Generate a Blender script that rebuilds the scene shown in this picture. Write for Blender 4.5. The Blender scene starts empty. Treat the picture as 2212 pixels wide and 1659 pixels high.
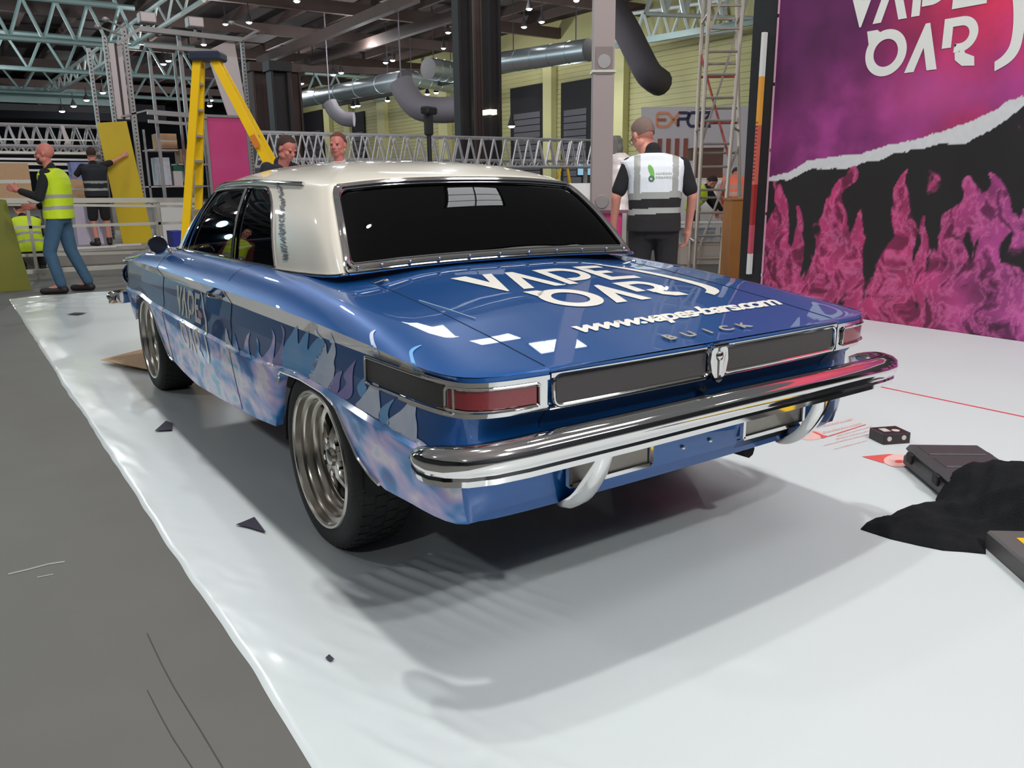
import bpy, bmesh, math, random
from mathutils import Vector, Matrix, noise, geometry
random.seed(7)
PI = math.pi
scene = bpy.context.scene
COL = scene.collection

# ------------------------------------------------------------------ camera
W, H = 2212.0, 1659.0
FPX = 1745.447
CAM = Vector((-1.8174, -1.4868, 1.26425))
YAW, PITCH, ROLL = 0.6017031, 0.2436829, -0.0114118
_sy, _cy, _sp, _cp = math.sin(YAW), math.cos(YAW), math.sin(PITCH), math.cos(PITCH)
FWD = Vector((_sy*_cp, _cy*_cp, -_sp))
_r = Vector((_cy, -_sy, 0)); _u = _r.cross(FWD)
_cr, _sr = math.cos(ROLL), math.sin(ROLL)
RGT = _cr*_r + _sr*_u; UPV = -_sr*_r + _cr*_u
cam_data = bpy.data.cameras.new('camera')
cam_data.sensor_width = 36.0; cam_data.sensor_fit = 'HORIZONTAL'
cam_data.lens = FPX/W*36.0; cam_data.clip_start = 0.05; cam_data.clip_end = 500
cam = bpy.data.objects.new('camera', cam_data); COL.objects.link(cam)
cam.matrix_world = Matrix(((RGT.x, UPV.x, -FWD.x, CAM.x), (RGT.y, UPV.y, -FWD.y, CAM.y), (RGT.z, UPV.z, -FWD.z, CAM.z), (0, 0, 0, 1)))
scene.camera = cam

# ------------------------------------------------------------------ exposure, world, lights
scene.view_settings.view_transform = 'Standard'
scene.view_settings.look = 'None'
scene.view_settings.gamma = 1.0
scene.view_settings.use_curve_mapping = False
scene.view_settings.exposure = 0.0
world = bpy.data.worlds.new('world'); scene.world = world; world.use_nodes = True
world.node_tree.nodes['Background'].inputs[0].default_value = (0.03, 0.035, 0.04, 1)
world.node_tree.nodes['Background'].inputs[1].default_value = 1.0

def point_light(name, loc, power, radius=0.2, color=(1, 0.97, 0.93)):
    d = bpy.data.lights.new(name, 'POINT'); d.energy = power; d.shadow_soft_size = radius; d.color = color
    o = bpy.data.objects.new(name, d); o.location = loc; COL.objects.link(o); return o

def area_light(name, loc, target, sx, sy, power, color=(1, 1, 1), rotz=None):
    d = bpy.data.lights.new(name, 'AREA'); d.shape = 'RECTANGLE'; d.size = sx; d.size_y = sy; d.energy = power; d.color = color
    o = bpy.data.objects.new(name, d); COL.objects.link(o); o.location = loc
    o.rotation_euler = (Vector(target)-Vector(loc)).to_track_quat('-Z', 'Y').to_euler()
    return o

KEY = 1.0
LAMPS = []
def hall_lamp(x, y, z, power, radius=0.2, color=(1, 0.97, 0.93)):
    LAMPS.append((x, y, z)); return point_light('hall_lamp_light', (x, y, z), power*KEY, radius, color)
# the row of hall floodlights over the stand
hall_lamp(-.30, -8.0, 8.5, 1400, .16, (1, 1, .99)); hall_lamp(-.30, -6.6, 8.5, 1020, .16, (1, 1, .99))
hall_lamp(-.30, 0.3, 8.5, 900, .16, (1, .98, .95)); hall_lamp(-.30, 2.2, 8.5, 520, .16, (1, .98, .95))
hall_lamp(2.95, 1.0, 8.5, 70, .10, (1, .95, .85))
# the other lamps of the hall, in pairs like the ones in view
for x in (-9.0, 10.5, 19.5, 27.0):
    for y in (-6.0, 6.0, 18.0, 30.0, 44.0, 60.0, 80.0):
        p = 60 if y < 10 else (260 if y < 25 else (380 if y < 40 else 560))
        if x == 27.0: p *= .5
        if x == -9.0 and y < 25: p = 520
        hall_lamp(x, y, 8.6, p, .2, (0.95, 0.98, 1.0))
for y in (14.0, 24.0, 38.0, 55.0): hall_lamp(1.0, y, 8.6, 420, .2, (0.95, 0.98, 1.0))
# unseen area light added under the ceiling as soft ambient fill
area_light('hall_fill', (2.0, 3.0, 10.4), (2.0, 3.0, 0), 40, 34, 560*KEY, (0.93, 0.98, 1.0))
# unseen lights added low down to brighten the roof steel
point_light('roof_fill', (-7.0, 33.0, 5.0), 900, .4, (0.4, 0.85, 0.95))
point_light('roof_fill', (-12.0, 46.0, 5.0), 1600, .4, (0.4, 0.85, 0.95))
point_light('roof_fill', (22.0, 44.0, 5.5), 500, .4, (0.9, 0.95, 1.0))
point_light('roof_fill', (28.0, 36.0, 5.5), 300, .4, (0.9, 0.95, 1.0))
point_light('roof_fill', (10.0, 36.0, 5.5), 250, .4, (1.0, 0.85, 0.8))

# ------------------------------------------------------------------ pixel helpers (background placing)
def ray(px, py): return FWD + RGT*((px-W/2)/FPX) - UPV*((py-H/2)/FPX)
def onz(px, py, z=0.0):
    d = ray(px, py); return CAM + d*((z-CAM.z)/d.z)
def onx(px, py, x):
    d = ray(px, py); return CAM + d*((x-CAM.x)/d.x)
def ony(px, py, y):
    d = ray(px, py); return CAM + d*((y-CAM.y)/d.y)
def at(px, py, depth): return CAM + ray(px, py)*depth

# ------------------------------------------------------------------ materials
MATS = {}
def mat(name, color, rough=0.5, metal=0.0, coat=0.0, vary=0.06, scale=8.0, bump=0.0, bscale=60.0, emit=0.0, alpha=None, spec=None, stretch=None, coat_rough=0.03, color2=None):
    if name in MATS: return MATS[name]
    m = bpy.data.materials.new(name); m.use_nodes = True
    nt = m.node_tree; b = nt.nodes['Principled BSDF']
    N = nt.nodes.new; L = nt.links.new
    tc = N('ShaderNodeTexCoord'); src = tc.outputs['Object']
    if stretch:
        mp = N('ShaderNodeMapping'); mp.inputs['Scale'].default_value = stretch; L(src, mp.inputs[0]); src = mp.outputs[0]
    nz = N('ShaderNodeTexNoise'); nz.inputs['Scale'].default_value = scale; nz.inputs['Detail'].default_value = 5
    L(src, nz.inputs['Vector'])
    mx = N('ShaderNodeMix'); mx.data_type = 'RGBA'
    c = Vector(color[:3])
    c2 = Vector(color2[:3]) if color2 else c*(1+vary)
    c1 = c if color2 else c*(1-vary)
    mx.inputs['A'].default_value = (*c1, 1); mx.inputs['B'].default_value = (*c2, 1)
    L(nz.outputs['Fac'], mx.inputs['Factor']); L(mx.outputs['Result'], b.inputs['Base Color'])
    b.inputs['Roughness'].default_value = rough; b.inputs['Metallic'].default_value = metal
    b.inputs['Coat Weight'].default_value = coat; b.inputs['Coat Roughness'].default_value = coat_rough
    if spec is not None: b.inputs['Specular IOR Level'].default_value = spec
    if bump:
        n2 = N('ShaderNodeTexNoise'); n2.inputs['Scale'].default_value = bscale; n2.inputs['Detail'].default_value = 4; L(src, n2.inputs['Vector'])
        bp = N('ShaderNodeBump'); bp.inputs['Strength'].default_value = bump; bp.inputs['Distance'].default_value = 0.01
        L(n2.outputs['Fac'], bp.inputs['Height']); L(bp.outputs[0], b.inputs['Normal'])
    if emit:
        L(mx.outputs['Result'], b.inputs['Emission Color']); b.inputs['Emission Strength'].default_value = emit
    if alpha is not None: b.inputs['Alpha'].default_value = alpha
    MATS[name] = m; return m

def srgb(r, g, b):
    f = lambda v: (v/255/12.92) if v/255 <= 0.04045 else ((v/255+0.055)/1.055)**2.4
    return (f(r), f(g), f(b))

# ------------------------------------------------------------------ mesh builder
class MB:
    def __init__(s): s.v = []; s.f = []; s.m = []; s.mi = 0
    def add(s, verts, faces):
        o = len(s.v); s.v += [tuple(v) for v in verts]
        for f in faces: s.f.append(tuple(i+o for i in f)); s.m.append(s.mi)
        return s
    def box(s, a, b, rz=0, piv=None):
        x0, y0, z0 = a; x1, y1, z1 = b
        vs = [Vector(p) for p in ((x0,y0,z0),(x1,y0,z0),(x1,y1,z0),(x0,y1,z0),(x0,y0,z1),(x1,y0,z1),(x1,y1,z1),(x0,y1,z1))]
        if rz:
            p = Vector(piv) if piv else Vector(((x0+x1)/2, (y0+y1)/2, 0)); R = Matrix.Rotation(rz, 3, 'Z')
            vs = [R @ (v-p)+p for v in vs]
        return s.add(vs, [(0,3,2,1),(4,5,6,7),(0,1,5,4),(1,2,6,5),(2,3,7,6),(3,0,4,7)])
    def bbox(s, c, size, R=None, bev=0.0):
        # box with chamfered vertical and horizontal edges
        hx, hy, hz = [k/2 for k in size]; b = min(bev, hx*.9, hy*.9, hz*.9)
        if b <= 0:
            vs = [Vector((x*hx, y*hy, z*hz)) for z in (-1,1) for x, y in ((-1,-1),(1,-1),(1,1),(-1,1))]
            fs = [(0,3,2,1),(4,5,6,7),(0,1,5,4),(1,2,6,5),(2,3,7,6),(3,0,4,7)]
        else:
            def ring(z, k): return [Vector((x, y, z)) for x, y in ((-hx+b, -hy+k),(hx-b, -hy+k),(hx-k, -hy+b),(hx-k, hy-b),(hx-b, hy-k),(-hx+b, hy-k),(-hx+k, hy-b),(-hx+k, -hy+b))]
            vs = ring(-hz, b*.9)+ring(-hz+b, 0)+ring(hz-b, 0)+ring(hz, b*.9)
            fs = [tuple(range(7, -1, -1)), tuple(range(24, 32))]
            for k in range(3):
                for i in range(8): fs.append((k*8+i, k*8+(i+1) % 8, (k+1)*8+(i+1) % 8, (k+1)*8+i))
        c = Vector(c)
        vs = [(R @ v if R else v)+c for v in vs]
        return s.add(vs, fs)
    def tube(s, p0, p1, r, n=8, r1=None, cap=True):
        p0 = Vector(p0); p1 = Vector(p1); r1 = r if r1 is None else r1
        d = (p1-p0).normalized(); a = d.orthogonal().normalized(); b = d.cross(a)
        vs = [p0+(a*math.cos(t)+b*math.sin(t))*r for t in [2*PI*i/n for i in range(n)]] + [p1+(a*math.cos(t)+b*math.sin(t))*r1 for t in [2*PI*i/n for i in range(n)]]
        fs = [(i, (i+1) % n, n+(i+1) % n, n+i) for i in range(n)]
        if cap: fs += [tuple(range(n-1, -1, -1)), tuple(range(n, 2*n))]
        return s.add(vs, fs)
    def bar(s, p0, p1, w, t, up=(0, 0, 1)):
        p0 = Vector(p0); p1 = Vector(p1); d = (p1-p0).normalized(); upv = Vector(up)
        if abs(d.dot(upv)) > .98: upv = Vector((0, 1, 0))
        a = d.cross(upv).normalized()*w/2; b = a.cross(d).normalized()*t/2
        vs = [p0-a-b, p0+a-b, p0+a+b, p0-a+b, p1-a-b, p1+a-b, p1+a+b, p1-a+b]
        return s.add(vs, [(0,3,2,1),(4,5,6,7),(0,1,5,4),(1,2,6,5),(2,3,7,6),(3,0,4,7)])
    def path(s, pts, r, n=8, closed=False, prof=None, up=None):
        pts = [Vector(p) for p in pts]; N = len(pts); rings = []
        ref = Vector(up) if up else None
        a = None
        for i, p in enumerate(pts):
            q0 = pts[(i-1) % N] if (closed or i > 0) else p; q1 = pts[(i+1) % N] if (closed or i < N-1) else p
            d = (q1-q0).normalized()
            if ref: a = d.cross(ref).normalized()
            else:
                a = d.orthogonal().normalized() if a is None else (a-d*a.dot(d)).normalized()
            b = a.cross(d)
            rr = r[i] if isinstance(r, (list, tuple)) else r
            if prof: rings.append([p+a*u+b*v for u, v in prof])
            else: rings.append([p+(a*math.cos(t)+b*math.sin(t))*rr for t in [2*PI*k/n for k in range(n)]])
        m = len(rings[0]); vs = [v for ring in rings for v in ring]; fs = []
        R = N if closed else N-1
        for i in range(R):
            j = (i+1) % N
            for k in range(m): fs.append((i*m+k, i*m+(k+1) % m, j*m+(k+1) % m, j*m+k))
        if not closed: fs += [tuple(range(m-1, -1, -1)), tuple(range((N-1)*m, N*m))]
        return s.add(vs, fs)
    def grid(s, P, closed_u=False, flip=False):
        # P[i][j]
        n = len(P); m = len(P[0]); vs = [v for row in P for v in row]; fs = []
        for i in range(n if closed_u else n-1):
            for j in range(m-1):
                i2 = (i+1) % n; q = (i*m+j, i2*m+j, i2*m+j+1, i*m+j+1)
                fs.append(q[::-1] if flip else q)
        return s.add(vs, fs)
    def lathe(s, prof, c=(0, 0, 0), axis='Z', n=32, close=False):
        c = Vector(c); rows = []
        for i in range(n):
            t = 2*PI*i/n; row = []
            for r, h in prof:
                if axis == 'Z': v = Vector((r*math.cos(t), r*math.sin(t), h))
                elif axis == 'X': v = Vector((h, r*math.cos(t), r*math.sin(t)))
                else: v = Vector((r*math.cos(t), h, r*math.sin(t)))
                row.append(v+c)
            rows.append(row)
        return s.grid(rows, closed_u=True)
    def prism(s, poly, fn, d):
        # poly: 2D points, fn(u, v, h) -> 3D; extruded from h=0 to h=d ; concave allowed
        n = len(poly); top = [fn(u, v, d) for u, v in poly]; bot = [fn(u, v, 0) for u, v in poly]
        tris = geometry.tessellate_polygon([[Vector((u, v, 0)) for u, v in poly]])
        fs = [tuple(t) for t in tris]+[tuple(i+n for i in t[::-1]) for t in tris]
        fs += [(i, (i+1) % n, n+(i+1) % n, n+i) for i in range(n)]
        return s.add(bot+top, fs)
    def ell(s, c, r, R=None, n=12, m=8):
        c = Vector(c); rows = []
        for i in range(n):
            t = 2*PI*i/n; row = []
            for j in range(m+1):
                ph = -PI/2+PI*j/m; v = Vector((r[0]*math.cos(ph)*math.cos(t), r[1]*math.cos(ph)*math.sin(t), r[2]*math.sin(ph)))
                row.append((R @ v if R else v)+c)
            rows.append(row)
        return s.grid(rows, closed_u=True)

def wloc(o):
    v = Vector(o.location)
    while o.parent: o = o.parent; v += Vector(o.location)
    return v

def build(name, mb, material, parent=None, smooth=False, angle=40, local=False, loc=None, recalc=True, merge=0.0):
    me = bpy.data.meshes.new(name)
    off = Vector((0, 0, 0))
    if parent is not None and not local: off = wloc(parent)
    if loc is not None: off = Vector(loc)
    me.from_pydata([(v[0]-off.x, v[1]-off.y, v[2]-off.z) for v in mb.v], [], mb.f)
    ms = material if isinstance(material, (list, tuple)) else [material]
    for m in ms: me.materials.append(m)
    if len(ms) > 1:
        for p, k in zip(me.polygons, mb.m): p.material_index = k
    if recalc or merge:
        bm = bmesh.new(); bm.from_mesh(me)
        if merge: bmesh.ops.remove_doubles(bm, verts=bm.verts, dist=merge)
        if recalc: bmesh.ops.recalc_face_normals(bm, faces=bm.faces)
        bm.to_mesh(me); bm.free()
    if smooth:
        for p in me.polygons: p.use_smooth = True
        if angle < 180: me.set_sharp_from_angle(angle=math.radians(angle))
    o = bpy.data.objects.new(name, me); COL.objects.link(o)
    if parent is not None: o.parent = parent
    if loc is not None: o.location = loc
    return o

def thing(name, label, cat, loc=(0, 0, 0), rz=0.0, group=None):
    o = bpy.data.objects.new(name, None); o.empty_display_size = .1; COL.objects.link(o)
    o.location = loc; o.rotation_euler = (0, 0, rz); o['label'] = label; o['category'] = cat
    if group: o['group'] = group
    return o
def tag(o, label, cat, group=None):
    o['label'] = label; o['category'] = cat
    if group: o['group'] = group
    return o
def struct(o): o['kind'] = 'structure'; return o
def mid(mb):
    n = len(mb.v); x = sum(v[0] for v in mb.v)/n; y = sum(v[1] for v in mb.v)/n; z = min(v[2] for v in mb.v); return (x, y, z)
def solo(name, mb, material, label, cat, group=None, **k):
    o = build(name, mb, material, loc=mid(mb), **k); return tag(o, label, cat, group)

def copy_tree(o, parent=None):
    c = o.copy(); COL.objects.link(c); c.parent = parent
    for ch in list(o.children): copy_tree(ch, c)
    return c

def lerp(a, b, t): return a+(b-a)*t
def pw(x, xs, ys):
    if x <= xs[0]: return ys[0]
    for i in range(len(xs)-1):
        if x <= xs[i+1]: return lerp(ys[i], ys[i+1], (x-xs[i])/(xs[i+1]-xs[i]))
    return ys[-1]
def smooth01(t): t = max(0, min(1, t)); return t*t*(3-2*t)
def catmull(P, n):
    out = []
    for i in range(len(P)-1):
        p0 = P[max(i-1, 0)]; p1 = P[i]; p2 = P[i+1]; p3 = P[min(i+2, len(P)-1)]
        for k in range(n):
            t = k/n; out.append(0.5*((2*p1)+(p2-p0)*t+(2*p0-5*p1+4*p2-p3)*t*t+(3*p1-p0-3*p2+p3)*t**3))
    out.append(P[-1]); return out
# ================================================================== the floor
M_FLOOR = mat('hall_floor_dark_grey', srgb(98, 97, 93), rough=0.62, vary=0.10, scale=3, bump=0.05, bscale=200, spec=0.3)
M_FILM = mat('white_floor_film', srgb(203, 210, 211), rough=0.5, coat=0.1, vary=0.012, scale=1.2, coat_rough=0.2)
# the loose left edge of the film is shinier than the part stretched over the boards
_nt = M_FILM.node_tree; _b = _nt.nodes['Principled BSDF']; _tc = _nt.nodes.new('ShaderNodeTexCoord'); _sx = _nt.nodes.new('ShaderNodeSeparateXYZ'); _mr = _nt.nodes.new('ShaderNodeMapRange')
_nt.links.new(_tc.outputs['Object'], _sx.inputs[0]); _nt.links.new(_sx.outputs['X'], _mr.inputs['Value'])
_mr.inputs['From Min'].default_value = -2.75; _mr.inputs['From Max'].default_value = -2.2; _mr.inputs['To Min'].default_value = 0.9; _mr.inputs['To Max'].default_value = 0.06
_nt.links.new(_mr.outputs[0], _b.inputs['Coat Weight'])
b = MB(); b.box((-30, -12, -.1), (60, 110, 0)); floor_ = struct(build('floor', b, M_FLOOR))
FX0, FX1, FY0, FY1 = -1.32, 5.06, -3.2, 9.7
def ed(y): return FX0+.02*noise.noise(Vector((0, y*.8, 3)))+.006*noise.noise(Vector((0, y*5, 1)))
def wr(x, y):
    z = 0.004
    e = max(0, 1-(x-FX0)/.55)
    # long drapes near the loose edge
    z += .006*e*max(0, noise.noise(Vector((x*5.5+y*.5, y*1.1, 0))))
    z += .0016*e*abs(noise.noise(Vector((x*16+y*5, y*5-x*4, 2))))
    near = math.exp(-((x+1.05)**2)/.05)*math.exp(-((y+.1)**2)/.35)
    z += .011*near*max(0, noise.noise(Vector((x*22+y*9, (y-x*.4)*4, 5)))+.0)+.004*near*abs(noise.noise(Vector((x*40, y*30, 2))))
    # pulls running back from the left rear tyre
    dx, dy = x+.72, .82-y
    if dy > 0:
        f = math.exp(-(dy/.42)**2)*math.exp(-((dx-.30*dy)/.20)**2)
        z += .012*f*max(0, math.sin((dx-.28*dy)*95+3*noise.noise(Vector((x*3, y*3, 9)))))
    # bunched film behind the front tyre and at the far end
    f = math.exp(-((x+1.0)**2)/.05)*math.exp(-((y-4.0)**2)/.5); z += .018*f*max(0, noise.noise(Vector((x*6, y*3, 4)))+.1)
    f = math.exp(-((y-9.2)**2)/.8); z += .03*f*abs(noise.noise(Vector((x*2.5, y*6, 7))))
    return z
xs = [FX0+.0125*i for i in range(0, 82)]+[-.30+.05*i for i in range(1, 8)]+[.1+.2*i for i in range(0, 25)]+[FX1]
ys = []; y = FY0
while y < FY1: ys.append(y); y += .016 if y < 2.2 else (.03 if y < 5 else .05)
ys.append(FY1)
b = MB(); rows = []
for y in ys:
    e0 = ed(y); yy = y if y < FY1-1e-6 else y
    rows.append([Vector((x+(e0-FX0)*max(0, 1-(x-FX0)/.2), yy+(.03*noise.noise(Vector((x*2, 0, 0))) if y > 9.6 else 0), wr(x, y) if x > FX0 else .001)) for x in xs])
b.grid(rows, flip=True)
o = build('floor_film', b, M_FILM, loc=(1.8, 3, 0), smooth=True, angle=180, recalc=False)
tag(o, 'glossy white protective film, wrinkled along its left edge, spread under the blue car', 'floor film')
if o.data.polygons[0].normal.z < 0:
    o.data.flip_normals()
M_RT = mat('red_tape', srgb(214, 60, 78), rough=.5)
b = MB(); b.box((2.835, -3.0, .0045), (2.853, 6.0, .0055)); solo('red_line', b, M_RT, 'thin straight red line running across the white floor at right', 'floor marking')
# small dark tears through the film and a scrap of board under the front wheel
M_DK = mat('dark_hole_backing', srgb(52, 48, 62), rough=.6)
for k, P in enumerate([[(-1.07, 1.47), (-1.04, 1.48), (-.99, 1.50), (-1.0, 1.33), (-1.04, 1.42)], [(-1.06, 2.96), (-.97, 3.12), (-.95, 3.05), (-.98, 2.92)], [(-.92, 7.84), (-.84, 7.92), (-.74, 7.83), (-.83, 7.74)], [(-1.135, .42), (-1.12, .43), (-1.118, .40), (-1.13, .395)]]):
    b = MB(); b.prism(P, lambda u, v, h: Vector((u, v, .012+h+wr(u, v)*.3)), .0012)
    solo('film_scrap', b, M_DK, ['dark triangular tear in the film beside the rear wheel', 'small dark triangular tear in the film between the two wheels', 'thin dark sliver in the film near its far end', 'tiny dark fleck on the film at the near left edge'][k], 'tear')
b = MB(); b.prism([(-1.02, 4.98), (-.62, 5.25), (-.60, 4.42), (-.80, 4.48)], lambda u, v, h: Vector((u, v, .03+h+.02*(v-4.4))), .004)
solo('cardboard_sheet', b, mat('brown_cardboard', srgb(196, 160, 124), rough=.8, vary=.08, scale=20), 'flat brown cardboard sheet under the front left wheel', 'cardboard')

# printed supplier mark on the film (red)
M_RP = mat('red_print_on_film', srgb(222, 92, 88), rough=.45); M_RPP = mat('pale_red_print_on_film', srgb(232, 188, 180), rough=.45)
fz = .0052
def fdec(name, polys, m, par=None, z=fz):
    b = MB()
    for P in polys:
        tr = geometry.tessellate_polygon([[Vector((u, v, 0)) for u, v in P]])
        b.add([Vector((u, v, z)) for u, v in P], [tuple(t) for t in tr])
    return build(name, b, m, par, loc=None)
def fpx(P, z=fz): return [(onz(px, py, z).x, onz(px, py, z).y) for px, py in P]
def c8(P): return [(1640+x/3.607, 840+y/3.607) for x, y in P]
pr1 = thing('printed_mark', 'faded red round supplier mark with lines of text printed on the film behind the bumper', 'printed mark', (1.62, 1.0, 0))
def ell_px(cx, cy, rx, ry, n=28): return [(cx+rx*math.cos(2*PI*i/n), cy+ry*math.sin(2*PI*i/n)) for i in range(n)]
fdec('mark_disc', [fpx(c8(ell_px(395, 360, 105, 40)))], M_RPP, pr1, fz)
fdec('mark_dot', [fpx(c8(ell_px(355, 358, 22, 9)))], M_RP, pr1, fz+.0006)
fdec('mark_wedge', [fpx(c8([(345, 322), (440, 335), (500, 362), (545, 370), (490, 388), (470, 360), (420, 338)]))], M_RP, pr1, fz+.0012)
fdec('mark_rule', [fpx(c8([(540, 366), (830, 276), (831, 281), (545, 372)]))], M_RP, pr1, fz+.0012)
Mtx = mat('pale_grey_red_print', srgb(214, 172, 170), rough=.5)
def film_text(txt, p0, p1, hpx, m, par, bold=.002):
    """print a word on the film between two floor points"""
    a = onz(*p0, fz); c = onz(*p1, fz); d = (c-a); L_ = d.length; d.normalize(); up = Vector((-d.y, d.x, 0))
    h = (onz(p0[0], p0[1]-hpx, fz)-a).length
    tm = text_mesh(txt, 1.0, bold*10, 0, 1)
    xs_ = [v.co.x for v in tm.vertices]; x0, x1 = min(xs_), max(xs_)
    for v in tm.vertices:
        q = a+d*((v.co.x-x0)/(x1-x0)*L_)+up*(v.co.y*h*1.3); v.co = (q.x-1.62, q.y-1.0, fz+.0012)
    tm.materials.append(m); o = bpy.data.objects.new('mark_text', tm); COL.objects.link(o); o.parent = par

# joints and a scuff in the dark floor at the near left
def strip_px(name, pts, w, m, par, z=.0012):
    P = [onz(*p, z) for p in pts]; b = MB()
    for i in range(len(P)-1):
        d = (P[i+1]-P[i]).normalized(); n = Vector((-d.y, d.x, 0))*w/2
        b.add([P[i]-n, P[i+1]-n, P[i+1]+n, P[i]+n], [(0, 1, 2, 3)])
    return build(name, b, m, par)
M_JOINT = mat('floor_joint_dark', srgb(66, 66, 64), rough=.8)
strip_px('floor_joint', [(318, 1368), (350, 1436), (378, 1488), (430, 1572), (484, 1662)], .003, M_JOINT, floor_)
strip_px('floor_joint', [(318, 1490), (350, 1552), (374, 1595), (418, 1662)], .0025, M_JOINT, floor_)
strip_px('floor_scuff', [(18, 1240), (60, 1230), (105, 1218), (140, 1213)], .012, mat('pale_floor_scuff', srgb(150, 156, 146), rough=.8), floor_)
strip_px('floor_scuff', [(80, 1247), (115, 1240)], .008, mat('pale_floor_scuff', (0, 0, 0)), floor_)
# ================================================================== the car
def flake(m):
    return m
M_BLUE = mat('blue_metallic_paint', (0.0004, 0.098, 0.37), rough=0.38, metal=0.5, coat=1.0, vary=0.25, scale=900, coat_rough=0.015)
M_BLUE2 = mat('dark_blue_paint_shade', (0.006, 0.07, 0.33), rough=0.3, metal=0.5, coat=1.0, vary=0.1, scale=300, coat_rough=0.02)
M_WHITE = mat('cream_roof_paint', srgb(226, 220, 206), rough=0.35, coat=1.0, vary=0.02, scale=4, coat_rough=0.03)
M_CHROME = mat('polished_chrome', (0.78, 0.77, 0.76), rough=0.06, metal=1.0, vary=0.03, scale=3)
M_ALU = mat('brushed_wheel_alloy', (0.55, 0.52, 0.47), rough=0.22, metal=1.0, vary=0.08, scale=5)
M_GREY_IN = mat('grille_mesh_dark', srgb(62, 58, 58), rough=0.45, coat=0.3, vary=0.12, scale=400, bump=0.2, bscale=500)
M_RED = mat('tail_lamp_red', srgb(128, 40, 46), rough=0.25, coat=1.0, vary=0.1, scale=120, bump=0.1, bscale=200)
M_TYRE = mat('tyre_rubber', srgb(30, 29, 30), rough=0.7, vary=0.15, scale=30, bump=0.3, bscale=90)
M_BLACK = mat('black_underbody', srgb(16, 16, 18), rough=0.7, vary=0.1)
M_SEAM = mat('panel_gap_black', (0.004, 0.005, 0.012), rough=0.6)
M_VINYL = mat('white_vinyl_lettering', srgb(240, 236, 226), rough=0.35, coat=0.6, vary=0.02)
M_LAMPG = mat('frosted_lamp_glass', srgb(176, 168, 158), rough=0.35, coat=0.7, vary=0.08, scale=60)
M_CAB = mat('cabin_black_trim', srgb(34, 32, 34), rough=0.7, vary=0.1)

def glass_mat(name, tint, refl=0.5):
    m = bpy.data.materials.new(name); m.use_nodes = True; nt = m.node_tree; nt.nodes.clear()
    N = nt.nodes.new; L = nt.links.new
    o = N('ShaderNodeOutputMaterial'); t = N('ShaderNodeBsdfTransparent'); g = N('ShaderNodeBsdfGlossy'); mx = N('ShaderNodeMixShader'); fr = N('ShaderNodeFresnel')
    nz = N('ShaderNodeTexNoise'); nz.inputs['Scale'].default_value = 3; cr = N('ShaderNodeMix'); cr.data_type = 'RGBA'
    cr.inputs['A'].default_value = (*tint, 1); cr.inputs['B'].default_value = (*[c*.85 for c in tint], 1)
    L(nz.outputs['Fac'], cr.inputs['Factor']); L(cr.outputs['Result'], t.inputs[0])
    g.inputs['Roughness'].default_value = 0.015; fr.inputs[0].default_value = 1.5
    L(fr.outputs[0], mx.inputs[0]); L(t.outputs[0], mx.inputs[1]); L(g.outputs[0], mx.inputs[2]); L(mx.outputs[0], o.inputs[0])
    return m
M_TINT = glass_mat('black_tinted_glass', (0.012, 0.010, 0.011))
M_SGLASS = glass_mat('smoked_side_glass', (0.22, 0.21, 0.2))

def flame_mat():
    m = bpy.data.materials.new('blue_flame_wrap_print'); m.use_nodes = True; nt = m.node_tree; b = nt.nodes['Principled BSDF']
    N = nt.nodes.new; L = nt.links.new
    tc = N('ShaderNodeTexCoord'); mp = N('ShaderNodeMapping'); mp.inputs['Scale'].default_value = (1, 1.0, 1.7); mp.inputs['Rotation'].default_value = (0.6, 0, 0)
    L(tc.outputs['Object'], mp.inputs[0])
    nz = N('ShaderNodeTexNoise'); nz.inputs['Scale'].default_value = 5.0; nz.inputs['Detail'].default_value = 2; nz.inputs['Distortion'].default_value = 0.35
    L(mp.outputs[0], nz.inputs['Vector'])
    cr = N('ShaderNodeValToRGB'); e = cr.color_ramp.elements
    stops = [(0.33, srgb(0, 84, 176)), (0.42, srgb(20, 138, 214)), (0.47, srgb(146, 176, 240)), (0.54, srgb(212, 196, 246)), (0.62, srgb(246, 236, 250)), (0.72, srgb(80, 190, 240))]
    e[0].position = stops[0][0]; e[0].color = (*stops[0][1], 1); e[1].position = stops[-1][0]; e[1].color = (*stops[-1][1], 1)
    for p, c in stops[1:-1]: k = e.new(p); k.color = (*c, 1)
    L(nz.outputs['Fac'], cr.inputs[0]); L(cr.outputs[0], b.inputs['Base Color'])
    b.inputs['Roughness'].default_value = 0.5; b.inputs['Coat Weight'].default_value = 0.5; b.inputs['Coat Roughness'].default_value = 0.05
    return m
M_FLAME = flame_mat()
M_CYAN = mat('cyan_flame_print', srgb(0, 150, 228), rough=0.4, coat=0.8, vary=0.3, scale=8, color2=srgb(150, 190, 225))
M_VIOL = mat('violet_flame_print', srgb(112, 98, 186), rough=0.4, coat=0.8, vary=0.2, scale=9, color2=srgb(170, 165, 215))
M_PALE = mat('pale_flame_print', srgb(250, 242, 250), rough=0.4, coat=0.8, vary=0.1, scale=9, color2=srgb(150, 190, 225))

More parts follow.
